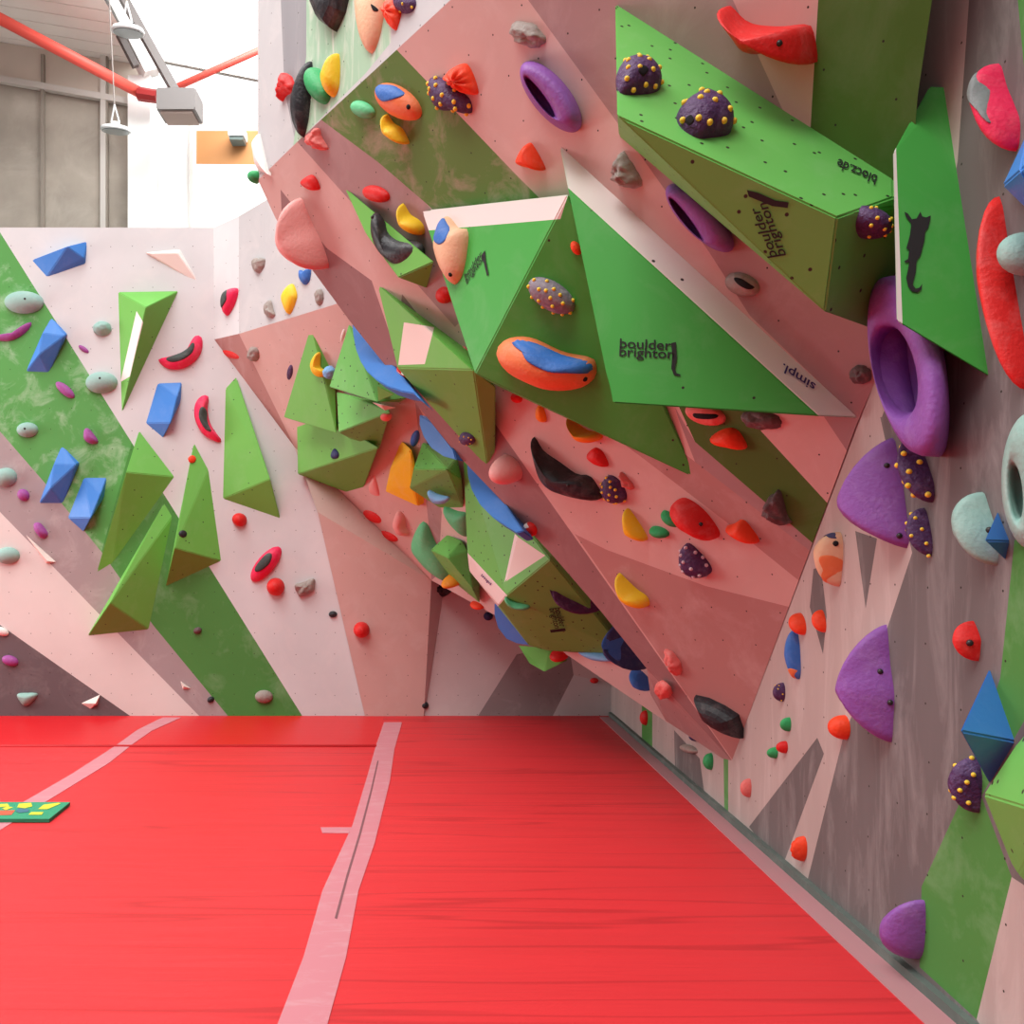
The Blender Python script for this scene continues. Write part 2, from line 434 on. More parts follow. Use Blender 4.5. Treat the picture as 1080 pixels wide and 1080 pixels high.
# red brace rods
for a_, b_, d1, d2_, r, lab in (((-60, -12), (148, 98), 12.0, 13.3, .085, 'thick red brace pipe slanting down from the upper left corner to the white column'),
                            ((166, 101), (300, 41), 13.3, 13.3, .05, 'thin red brace pipe rising to the right from behind the grey heater')):
    e0, e1 = at(*a_, d1), at(*b_, d2_)
    mid = (e0 + e1) / 2
    o = bar('brace_pipe', e0 - mid, e1 - mid, r, PIPE, 12); o.location = mid
    tag(o, lab, 'pipe', 'red brace pipes')
    if d1 == 12.0: PIPE0 = o
e0, e1 = at(146, 99, 13.25), at(166, 102, 13.25); mid = (e0 + e1) / 2
o = bar('bracket', e0 - PIPE0.location, e1 - PIPE0.location, .1, PIPED, 8, parent=PIPE0); o['label'] = 'dark red end bracket'
# small wall light on the orange panel
bm = bmesh.new(); c = FWp.hit(253, 149) + V((0, -.15, 0))
box(bm, (-.13, -.13, -.04), (.13, .13, .1)); bmesh.ops.bevel(bm, geom=bm.edges[:], offset=.02, segments=2)
o = finish('wall_lamp', bm, [WHITE]); o.location = c
tag(o, 'small white wall lamp mounted on the orange panel', 'lamp')
bm = bmesh.new(); box(bm, (-.11, -.11, -.1), (.11, .11, -.04))
finish('lamp_shade', bm, [mat('dark_glass', (.12, .16, .15), rough=.3)], o)
# high bay lamps
def lathe(prof, n=28):
    bm = bmesh.new(); rings = []
    for r, z in prof:
        rings.append([bm.verts.new((r * math.cos(2 * math.pi * k / n), r * math.sin(2 * math.pi * k / n), z)) for k in range(n)])
    for a_, b_ in zip(rings, rings[1:]):
        for k in range(n):
            bm.faces.new((a_[k], a_[(k + 1) % n], b_[(k + 1) % n], b_[k]))
    bm.faces.new(rings[0][::-1]); bm.faces.new(rings[-1])
    bmesh.ops.recalc_face_normals(bm, faces=bm.faces[:])
    return bm
LHOUS = mat('lamp_housing_white', (.72, .74, .74), rough=.4)
LLENS = mat('lamp_lens_grey', (.22, .25, .25), rough=.25)
LROPE = mat('pale_cable', (.32, .29, .27), rough=.7)
for px, py, d, wpx, lab in ((135, 33, 11.0, 34, 'round white high bay lamp hanging nearest, at the top of the photo'),
                            (122, 137, 12.6, 31, 'round white high bay lamp hanging lower on a long cable before the grey panels')):
    r = wpx / 2 / F * d
    t = bpy.data.objects.new('pendant_lamp', None); COL.objects.link(t); t.location = at(px, py, d)
    t.rotation_euler = (.22, .03, 0)
    tag(t, lab, 'lamp', 'high bay lamps')
    hs_ = finish('housing', lathe([(r * .2, .11), (r * .35, .07), (r * .9, .035), (r, .0), (r * .98, -.02), (r * .9, -.02)]), [LHOUS], t, True)
    finish('lens', lathe([(r * .88, -.018), (r * .88, -.03), (r * .5, -.033)]), [LLENS], hs_, False)
    for s in (-1, 1):
        o = bar('bracket', V((s * r * .28, 0, .1)), V((0, 0, .34)), .012, LHOUS, 6, up=V((0, 1, 0)), parent=t)
    bar('cable', V((0, 0, .33)), V((0, 0, 2.6)), .009, LROPE, 6, up=V((0, 1, 0)), parent=t)

bm_w = bar('trim_%d' % i, V((-9, FL.hit(300, 787.5).y, .002)), V((FL.hit(397, 787.5).x, FL.hit(300, 787.5).y, .002)), .014, RED, 10)
tag(bm_w, kind='structure'); i += 1
# ------------------------------------------------------------------ tape and rug on the mat
def slab(name, px, z, th, m, label, cat, group=None, plane=FL):
    pts = [plane.hit(*q) for q in px]
    c = sum(pts, V()) / len(pts); c.z = z
    bm = bmesh.new()
    f = bm.faces.new([bm.verts.new((p.x - c.x, p.y - c.y, th)) for p in pts])
    f.normal_update()
    if f.normal.z < 0: f.normal_flip()
    g = bmesh.ops.extrude_face_region(bm, geom=[f])
    bmesh.ops.translate(bm, verts=[x for x in g['geom'] if isinstance(x, bmesh.types.BMVert)], vec=(0, 0, -th))
    bmesh.ops.recalc_face_normals(bm, faces=bm.faces[:])
    bmesh.ops.triangulate(bm, faces=[f for f in bm.faces if len(f.verts) > 4])
    o = finish(name, bm, [m]); o.location = c
    if label: tag(o, label, cat, group)
    return o
TAPE = mat('worn_pink_tape', (.56, .20, .235), rough=.5, scuff=.5, scuffcol=(.62, .42, .44), sscale=5, stretch=(1, 3, 1))
TAPEG = mat('worn_grey_pink_tape', (.46, .22, .235), rough=.55, scuff=.6, scuffcol=(.36, .24, .24), sscale=4)
mt = slab('floor_tape', [(283, 1110), (293, 1080), (320, 1010), (340, 940), (372, 870), (387, 820), (397, 785), (405, 762), (424, 762), (416, 790), (411, 825), (395, 890), (378, 940), (365, 1010), (345, 1082), (337, 1110)],
     0.0, .003, TAPE, 'wide pink tape running up the middle of the red mat', 'tape', 'tape strips on the mat')
sm = slab('seam', [(353, 969), (365, 925), (378.5, 880), (390.5, 835), (398, 803), (399.3, 803), (392, 836), (380.5, 881), (367, 926), (355.5, 970)], 0.003, .0015, mat('seam_dark', (.2, .08, .09)), None, None)
sm.parent = mt; sm.location = sm.location - mt.location
slab('floor_tape', [(-60, 897), (-10, 866), (25, 846), (75, 817), (120, 788), (145, 770), (165, 760), (172, 757), (191, 757), (160, 771), (140, 785), (115, 805), (45, 848), (0, 876), (-50, 908)],
     0.0, .003, TAPE, 'pink tape running diagonally to the back wall on the left, under the green rug', 'tape', 'tape strips on the mat')
slab('floor_tape', [(338, 873), (340, 879), (368.5, 879), (370.5, 873)], 0.0, .003, TAPE, 'short stub of pink tape at the left side of the middle tape', 'tape', 'tape strips on the mat')
bm = bmesh.new(); box(bm, (-.05, -3.5, 0), (.05, 3.5, .004))
o = finish('floor_tape', bm, [TAPEG]); o.location = (1.64, 4.8, 0)
tag(o, 'long greyish pink tape along the foot of the right wall', 'tape', 'tape strips on the mat')
RUGM = mat('green_rug', (.03, .27, .14), rough=.8, bump=.5)
rug = slab('rug', [(-70, 868), (-60, 850), (74, 850), (52, 868)], .004, .02, RUGM, 'small green rug with yellow figures lying across the left tape', 'rug')
YEL = mat('rug_yellow', (.55, .55, .04), rough=.8); ORA = mat('rug_red', (.6, .1, .05), rough=.8); BLU = mat('rug_blue', (.05, .15, .2), rough=.8)
def rugmark(polys, m, z):
    bm = bmesh.new()
    for P in polys:
        vs = [bm.verts.new(FL.hit(*q) - rug.location + V((0, 0, z))) for q in P]
        f = bm.faces.new(vs); f.normal_update()
        if f.normal.z < 0: f.normal_flip()
    return finish('figure', bm, [m], rug)
rugmark([[(-30, 858), (-28, 854), (8, 852), (10, 855)], [(18, 856), (20, 852), (33, 851), (34, 855), (26, 857)], [(40, 858), (46, 853), (62, 851), (64, 852), (50, 858)], [(30, 864), (33, 861), (46, 861), (44, 864)], [(2, 857), (8, 855), (14, 856), (6, 859)]], YEL, .0262)
rugmark([[(-40, 865), (-30, 860), (16, 859), (12, 864)]], ORA, .0256)
rugmark([[(16, 860), (20, 857), (31, 858), (30, 861), (20, 862)]], BLU, .0268)
# ------------------------------------------------------------------ climbing volumes (bolted-on wooden boxes)
def vpos(v, plane):
    if len(v) == 4: return v[0].hit(v[1], v[2], v[3])
    return plane.hit(*v)

def vol(label, plane, verts, m, paints=(), group='green volumes', bev=.006, name='climbing_volume', cat='volume', sink=.012):
    pts = []
    for v in verts:
        p = vpos(v, plane)
        pl = v[0] if len(v) == 4 else plane
        if v[-1] == 0: p = p - pl.n * sink
        pts.append(p)
    c = sum(pts, V()) / len(pts)
    bm = bmesh.new()
    for p in pts: bm.verts.new(p)
    r = bmesh.ops.convex_hull(bm, input=bm.verts[:])
    junk = [g for g in r['geom_interior'] + r['geom_unused'] if isinstance(g, bmesh.types.BMVert)]
    if junk: bmesh.ops.delete(bm, geom=list(set(junk)), context='VERTS')
    bmesh.ops.dissolve_limit(bm, angle_limit=math.radians(4), verts=bm.verts[:], edges=bm.edges[:])
    bmesh.ops.recalc_face_normals(bm, faces=bm.faces[:])
    if bev:
        bmesh.ops.bevel(bm, geom=bm.edges[:], offset=bev, segments=2, affect='EDGES', clamp_overlap=True)
    mats = [m]; pl = []
    for P, mm in paints:
        if mm not in mats: mats.append(mm)
        pl.append((P, mats.index(mm)))
    bm.normal_update()
    if pl: paint(bm, pl, only=lambda f: f.normal.dot(O - f.calc_center_median()) > 0)
    uv = bm.loops.layers.uv.new('UVMap')
    for f in bm.faces:
        n = f.normal
        u = n.cross(V((.31, .52, .79))).normalized(); vv = n.cross(u)
        for l in f.loops: l[uv].uv = (l.vert.co.dot(u), l.vert.co.dot(vv))
    bmesh.ops.translate(bm, verts=bm.verts[:], vec=-c)
    o = finish(name, bm, mats); o.location = c
    return tag(o, label, cat, group)

def P3v(plane, *vs): return Plane(*[vpos(v, plane) for v in vs])

def surf_mesh(name, plane, polys, m, parent, lift=.004):
    """thin painted or printed shapes lying on a flat face"""
    bm = bmesh.new()
    for P in polys:
        vs = [bm.verts.new(plane.hit(*q) + plane.n * lift - parent.location) for q in P]
        f = bm.faces.new(vs); f.normal_update()
        if f.normal.dot(plane.n) < 0: f.normal_flip()
    bmesh.ops.triangulate(bm, faces=bm.faces[:])
    return finish(name, bm, [m], parent)

def text(s, plane, o_, x_, y_, parent, m=None, name='lettering', lift=.004, lab=None):
    """lettering printed on a flat face: o_ lower left, x_ lower right, y_ upper left of its box"""
    cu = bpy.data.curves.new(name, 'FONT'); cu.body = s; cu.space_line = .62; cu.resolution_u = 3; cu.offset = .012
    t = bpy.data.objects.new(name, cu); COL.objects.link(t)
    dg = bpy.context.evaluated_depsgraph_get()
    me = bpy.data.meshes.new_from_object(t.evaluated_get(dg))
    bpy.data.objects.remove(t); bpy.data.curves.remove(cu)
    xs = [v.co.x for v in me.vertices]; ys = [v.co.y for v in me.vertices]
    a, b, c, d = min(xs), max(xs), min(ys), max(ys)
    p = plane.hit(*o_) + plane.n * lift; U = plane.hit(*x_) - plane.hit(*o_); W = plane.hit(*y_) - plane.hit(*o_)
    for v in me.vertices:
        v.co = p + U * ((v.co.x - a) / (b - a)) + W * ((v.co.y - c) / (d - c)) - parent.location
    me.materials.clear(); me.materials.append(m or INK)
    ob = bpy.data.objects.new(name, me); COL.objects.link(ob); ob.parent = parent
    if lab: ob['label'] = lab
    return ob

gB = 'blue prism volumes'
gL = 'leaf green volumes on the back wall'
# --- left back wall
b1 = vol('blue prism volume highest on the back wall, by its top edge', BW, [(30, 275, 0), (92, 254, 0), (90, 279, 0), (47, 294, 0), (71, 260, .14), (88, 272, .05)], VB, group=gB)
b2 = vol('blue prism volume below left, on the green band under the mint oval hold', BW, [(54, 334, 0), (71, 352, 0), (51, 394, 0), (26, 393, 0), (45, 351, .10), (68, 354, .08), (41, 374, .12)], VB, group=gB)
b3 = vol('blue prism volume between the two hot pink crescents and the white slotted green volume', BW, [(164, 402, 0), (192, 401, 0), (191, 421, 0), (171, 463, 0), (151, 446, 0), (187, 418, .08), (180, 446, .12)], VB, group=gB)
b4 = vol('left one of the two blue prisms standing side by side low on the green band', BW, [(65, 469, 0), (84, 488, 0), (66, 532, 0), (40, 532, 0), (57, 489, .08), (80, 490, .07), (53, 515, .12)], VB, group=gB)
b5 = vol('right one of the two blue prisms side by side, touching the tall green volume', BW, [(87, 501, 0), (113, 501, 0), (110, 523, 0), (87, 562, 0), (69, 546, 0), (106, 521, .07), (96, 546, .13)], VB, group=gB)
g1 = vol('downward pointing green volume with a white slot near the wall top', BW, [(123, 307, 0), (189, 306, 0), (127, 440, 0), (154, 324, .26)], VL_, [([(144, 328), (151, 340), (137, 397), (127, 403)], VW)], group=gL)
g2 = vol('long green volume left of the group of three, leaning over the right blue prism', BW, [(147, 452, 0), (186, 503, 0), (100, 609, 0), (118, 598, 0), (133, 498, .22)], VL_, group=gL)
g3 = vol('lowest green volume of the group of three, over the pale band', BW, [(175, 526, 0), (184, 541, 0), (158, 665, 0), (91, 672, 0), (116, 636, .26)], VL_, group=gL)
g4 = vol('upright green volume on the right of the group of three', BW, [(205, 462, 0), (221, 492, 0), (235, 592, 0), (174, 620, 0), (184, 578, .26)], VL_, group=gL)
g5 = vol('tall slim green volume standing alone right of the hot pink crescents', BW, [(247, 391, 0), (235, 404, 0), (232, 527, 0), (296, 549, 0), (285, 505, .2)], VL_, group=gL)
w1 = vol('thin pale plywood wedge at the top of the back wall', BW, [(151, 266, 0), (190, 262, 0), (212, 301, 0), (187, 267, .06), (156, 267, .03)], VWOOD, [([(150, 261), (191, 259), (190, 264), (187, 267), (152, 268)], VW), ([(191, 259), (214, 303), (209, 299), (187, 267)], VW)], group='pale plywood wedges')
w2 = vol('long pale plywood sliver at the left, over the grey and pale bands', BW, [(20, 556, 0), (61, 593, 0), (48, 595, 0), (50, 592, .05)], VWOOD, group='pale plywood wedges', bev=.003)
w3 = vol('pale plywood chip low on the dark grey corner', BW, [(82, 742, 0), (106, 731, 0), (103, 743, 0), (94, 749, 0), (101, 742, .06)], VWOOD, group='pale plywood wedges', bev=.003)
w4 = vol('tiny pale plywood chip low on the grey band next to the green band', BW, [(189, 717, 0), (203, 727, 0), (192, 728, 0), (194, 724, .05)], VWOOD, group='pale plywood wedges', bev=.003)
# --- back wall, leaning part
gC = 'green volumes in the back corner'
g6a = vol('pointed green volume with the yellow moon shaped hold in the back corner', P2, [(327, 343, 0), (352, 385, 0), (299, 440, .22), (355, 457, .26), (350, 450, 0)], VL_, group=gC)
g6b = vol('broad green volume under the pointed one with a small navy hold', P2, [(313, 446, .05), (355, 446, .1), (399, 472, .22), (314, 500, .26), (379, 525, 0), (330, 505, 0), (395, 470, 0)], VL_, group=gC)
g7b = vol('short green volume under the upper right corner volume, with a brown shaded underside', P2, [(355, 413, .12), (357, 456, .34), (412, 434, .32), (400, 424, .16), (400, 474, 0.05), (380, 470, 0), (400, 430, 0)], VG, group=gC)
g7a = vol('upper right green corner volume half hidden by the big blue fin', P2, [(368, 341, .05), (347, 408, .35), (398, 424, .42), (430, 420, .2), (400, 380, .1), (420, 425, 0)], VG, group=gC)
g7c = vol('small bright green corner of a volume peeking out under the big blue fin', P2, [(398, 407, .5), (416, 416, .5), (399, 423, .5), (402, 412, .3), (410, 416, .3)], VL_, group=gC, bev=.003)
# --- corner overhang
g8 = vol('green box volume with a dark front beside the yellow jug', P3, [(446, 466, .02), (482, 482, .02), (436, 495, .28), (472, 495, .3), (432, 515, .22), (487, 506, .12), (488, 537, 0), (464, 537, 0), (440, 520, 0)], VG, group=gC)
g9 = vol('large green volume with a white strip and printed underside in the back corner', P3,
         [(487, 470, 0), (493, 583, .30), (495, 602, .28), (534, 628, .50), (526, 638, .47), (580, 590, .35), (600, 560, 0), (660, 690, .0), (576, 686, .16), (558, 681, .2), (620, 690, 0)], VG,
         [([(490, 580), (493, 583), (535, 628), (525, 640), (494, 603)], VW), ([(544, 565), (575, 586), (534, 613)], VWOOD), ([(543, 563), (546, 566), (535, 610), (532, 614)], VW)], group=gC)
g10 = vol('small green box volume with a brown left side, below the mint green shapes', P3, [(471, 564, 0), (487, 570, .02), (454, 580, .14), (472, 588, .24), (493, 581, .06), (498, 620, .2), (506, 636, .03), (506, 616, .02), (480, 615, .02)], VG, group=gC)
g13 = vol('pale green volume tip hanging under the printed volume', P3, [(545, 681, .0), (579, 684, .0), (599, 697, 0), (574, 709, .16), (558, 700, .12)], VL_, group=gC)
# --- big overhang
gM = 'green volumes on the big overhang'
def hon(pl, base, px, py): return (pl.hit(px, py) - base.p).dot(base.n)
V1P = P3v(MP, (647, 3, 0), (883, 229, .42), (940, 188, 0))
V1N = P3v(MP, (883, 229, .42), (942, 208, hon(V1P, MP, 942, 208) * .98), (930, 352, 0))
v1v = dict(a=(647, 3, 0), b=(651, 122, hon(V1P, MP, 651, 122)), c=(651, 144, 0), d=(883, 229, .42), e=(940, 188, 0), f=(870, 329, hon(V1N, MP, 870, 329)), g=(962, 215, 0), h=(930, 352, 0), i=(942, 208, hon(V1P, MP, 942, 208) * .98))
print('V1 b', v1v['b'], v1v['i'])
v1 = vol('biggest green block volume at the top right with dark dotted holds', MP, list(v1v.values()), VG, group=gM)
V1T = P3v(MP, v1v['a'], v1v['b'], v1v['d']); V1B = P3v(MP, v1v['b'], v1v['d'], v1v['f']); V1E = P3v(MP, v1v['d'], v1v['f'], v1v['i'])
vlv = dict(a=(445, 222, .02), b=(599, 205, .14), c=(501, 394, .42), d=(734, 506, 0))
vl = vol('green volume in the centre with a white top strip and dark underside', MP, list(vlv.values()) + [(610, 215, 0), (524, 407, .1), (580, 300, 0)], VGF,
         [([(440, 215), (605, 195), (599, 206), (591, 231), (452, 243)], VW)], group=gM)
VLF = P3v(MP, vlv['a'], vlv['b'], vlv['c']); VLD = P3v(MP, vlv['b'], vlv['c'], vlv['d'])
vrv = dict(a=(588, 151, 0), b=(599, 198, .16), c=(646, 425, .52), d=(864, 439, .14), e=(907, 442, 0))
vr = vol('large triangular green volume in the centre with a pale strip and printed logo', MP, list(vrv.values()) + [(700, 330, 0), (720, 420, 0)], VGF,
         [([(580, 140), (599, 198), (864, 439), (915, 445), (600, 140)], VW)], group=gM)
VRF = P3v(MP, vrv['b'], vrv['c'], vrv['d']); VRS = P3v(MP, vrv['a'], vrv['b'], vrv['d'])
g14v = dict(a=(CP, 396, 299, 0), b=(MP, 490, 368, 0), c=(CP, 419, 388, .12), d=(MP, 499, 390, .30), e=(MP, 523, 408, .18), f=(MP, 521, 480, 0), g=(CP, 513, 494, 0), h=(CP, 470, 447, .0))
g14 = vol('green volume with a pale square patch on the edge of the overhang, brown underside', MP, list(g14v.values()), VL_,
          [([(426, 340), (458, 345), (448, 384), (420, 385)], VWOOD)], group=gM)
G14U = P3v(MP, g14v['c'], g14v['d'], g14v['g'])
g15v = dict(a=(360, 196, 0), b=(418, 256, .03), c=(458, 276, .16), d=(420, 293, .2), e=(449, 305, 0), f=(385, 246, .1))
g15 = vol('narrow green volume behind the big black curved hold', MP, list(g15v.values()), VL_, group=gM)
# --- right wall
def hon(pl, base, px, py): return (pl.hit(px, py) - base.p).dot(base.n)
RV3 = P3v(RW, (941, 161, .21), (995, 91, 0), (1043, 400, 0))
rvv = dict(a=(941, 161, .21), b=(945, 339, hon(RV3, RW, 945, 339)), c=(995, 91, 0), d=(1043, 400, 0), e=(980, 90, hon(RV3, RW, 980, 90) * .9))
rv = vol('upright green panel volume on the right wall with a black animal figure', RW, list(rvv.values()) + [(975, 160, 0), (985, 320, 0)], VGF,
         [([(935, 155), (945, 155), (952, 345), (940, 345)], VW)], group='green volumes on the right wall')
RVF = P3v(RW, rvv['a'], rvv['b'], rvv['d'])
rg = vol('bright green volume cut by the right edge of the photo, below the big blue diamond', RW, [(1037, 838, .05), (1071, 785, .02), (1150, 690, 0), (1150, 1010, 0), (1068, 925, 0), (1110, 860, .2)], VG, group='green volumes on the right wall')
d1 = vol('large blue diamond pyramid on the right wall', RW, [(1041, 700, 0), (1041, 831, 0), (1070, 783, 0), (1012, 771, .18)], VB, group='blue diamond volumes')
d2 = vol('small blue diamond pyramid beside the mint holds on the right wall', RW, [(1049, 536, 0), (1058, 593, 0), (1063, 571, 0), (1038, 570, .12)], VB, group='blue diamond volumes', bev=.004)
d3 = vol('blue volume cut by the upper right edge of the photo', RW, [(1057, 196, .04), (1080, 138, 0), (1130, 120, 0), (1140, 280, 0), (1082, 218, 0), (1075, 180, .14)], VB, group='blue diamond volumes')

# --- printing
LOG = 'boulder\nbrighton'
text(LOG, VRF, (653, 379), (711, 382), (654, 357), vr, lab='black printed logo')
TAIL = [(708, 362), (713, 361), (714, 378), (712, 390), (714, 394), (718, 395), (717, 397), (711, 396), (708, 389), (709, 376)]
surf_mesh('emblem', VRF, [TAIL], INK, vr)
text('simpl.', VRS, (861, 403), (827, 381), (857, 414), vr, INKV, lab='violet upside down lettering')
text(LOG, VLF, (493, 302), (512, 275), (490, 289), vl, lab='small black printed logo')
surf_mesh('emblem', VLF, [[(508, 270), (512, 264), (513, 275), (516, 290), (514, 291), (511, 278)]], INK, vl)
text(LOG, V1B, (833, 268), (812, 212), (810, 272), v1, lab='black printed logo on the underside')
surf_mesh('emblem', V1B, [[(788, 200), (800, 203), (818, 211), (832, 213), (831, 219), (815, 217), (800, 211), (790, 207)]], INK, v1)
text('blocz.de', V1T, (925, 186), (884, 168), (922, 196), v1, lab='black upside down lettering')
G9U = P3v(P3, (534, 628, .50), (580, 590, .35), (660, 690, 0))
text(LOG, G9U, (577, 642), (583, 663), (592, 640), g9, lab='small black printed logo on the underside')
surf_mesh('emblem', G9U, [[(580, 664), (596, 662), (597, 665), (581, 667)]], INK, g9)
text('impi', P3v(P3, (493, 583, .30), (534, 628, .50), (526, 638, .47)), (507, 608), (517, 618), (509, 605), g9, INKV)
AN = [(953, 224), (957, 226), (961, 232), (966, 231), (970, 224), (972, 229), (976, 230), (981, 228), (980, 234), (978, 241), (975, 245), (974, 255), (972, 262), (970, 270),
      (966, 276), (965, 288), (963, 296), (962, 301), (965, 305), (969, 304), (972, 300), (971, 306), (967, 309), (961, 308), (957, 303), (955, 294), (957, 284), (958, 277), (954, 278), (953, 276),
      (957, 274), (958, 264), (955, 263), (957, 256), (959, 248), (960, 240), (960, 236), (955, 230)]
surf_mesh('emblem', RVF, [AN], INK, rv)['label'] = 'black animal figure climbing'

# --- blue half-round fins along the edge of the overhang
def fin(label, plane, outl, h0, h1, m, smooth_n=0, paints=()):
    pts0 = [plane.hit(x, y, h1) for x, y in outl]
    pts1 = [p - plane.n * (h1 - h0) for p in pts0]
    c = sum(pts0, V()) / len(pts0)
    bm = bmesh.new()
    a = [bm.verts.new(p - c) for p in pts0]; b = [bm.verts.new(p - c) for p in pts1]
    bm.faces.new(a); bm.faces.new(b[::-1])
    n = len(a)
    for i in range(n): bm.faces.new((a[i], b[i], b[(i + 1) % n], a[(i + 1) % n]))
    bmesh.ops.recalc_face_normals(bm, faces=bm.faces[:])
    bmesh.ops.bevel(bm, geom=bm.edges[:], offset=.006, segments=2, affect='EDGES', clamp_overlap=True)
    o = finish('climbing_hold', bm, [m]); o.location = c
    return tag(o, label, 'climbing hold', 'blue half round fins')
FP = lambda x, y: Plane(CP.hit(x, y), n=V((-.62, -.62, .42)))
fin('biggest blue half round fin, hanging over the back corner volumes', FP(410, 385), [(371, 339), (372, 352), (375, 368), (380, 381), (387, 392), (397, 401), (409, 408), (424, 413), (436, 415), (447, 425), (430, 404), (395, 360)], -.10, .0, VB)
fin('blue half round fin above the green box volume', Plane(CP.hit(470, 465), n=V((-.75, -.6, .1))), [(442, 437), (442, 448), (446, 460), (454, 472), (467, 481), (481, 485), (478, 474), (456, 446)], -.14, -.02, VB)
fin('long blue half round fin on the white striped corner volume', FP(520, 525), [(492, 488), (493, 501), (497, 516), (506, 532), (520, 546), (545, 562), (552, 560), (535, 534), (505, 497)], -.14, -.02, VB)
fin('blue half round fin under the white strip of the corner volume', P3, [(521, 637), (521, 648), (525, 662), (534, 674), (545, 679), (559, 681), (552, 668), (541, 652), (530, 641)], .0, .18, VB)
SKY_LEFT = .56
SKY_LOW, SKY_TOP, SKY_END, P_SIDE, P_FRONT, P_HALL = .11, 1.5, 1.6, 600, 560, 740
# ------------------------------------------------------------------ climbing holds
def sq(Mx):
    w_, U = np.linalg.eigh(Mx); return U @ np.diag(np.sqrt(np.maximum(w_, 1e-9))) @ U.T

def smooth_loop(P, n):
    """closed Catmull-Rom through P, resampled to n points"""
    out = []
    k = len(P); per = max(3, (n * 3) // k)
    for i in range(k):
        p0, p1, p2, p3 = (np.array(P[(i + j - 1) % k], float) for j in range(4))
        for t in np.linspace(0, 1, per, endpoint=False):
            out.append(.5 * ((2 * p1) + (-p0 + p2) * t + (2 * p0 - 5 * p1 + 4 * p2 - p3) * t * t + (-p0 + 3 * p1 - 3 * p2 + p3) * t ** 3))
    return resample(out, n)

def resample(P, n):
    P = [np.array(p, float) for p in P]
    seg = [np.linalg.norm(P[(i + 1) % len(P)] - P[i]) for i in range(len(P))]
    tot = sum(seg); out = []; i = 0; acc = 0
    for k in range(n):
        t = tot * k / n
        while acc + seg[i] < t: acc += seg[i]; i += 1
        out.append(P[i] + (P[(i + 1) % len(P)] - P[i]) * ((t - acc) / max(seg[i], 1e-9)))
    return out

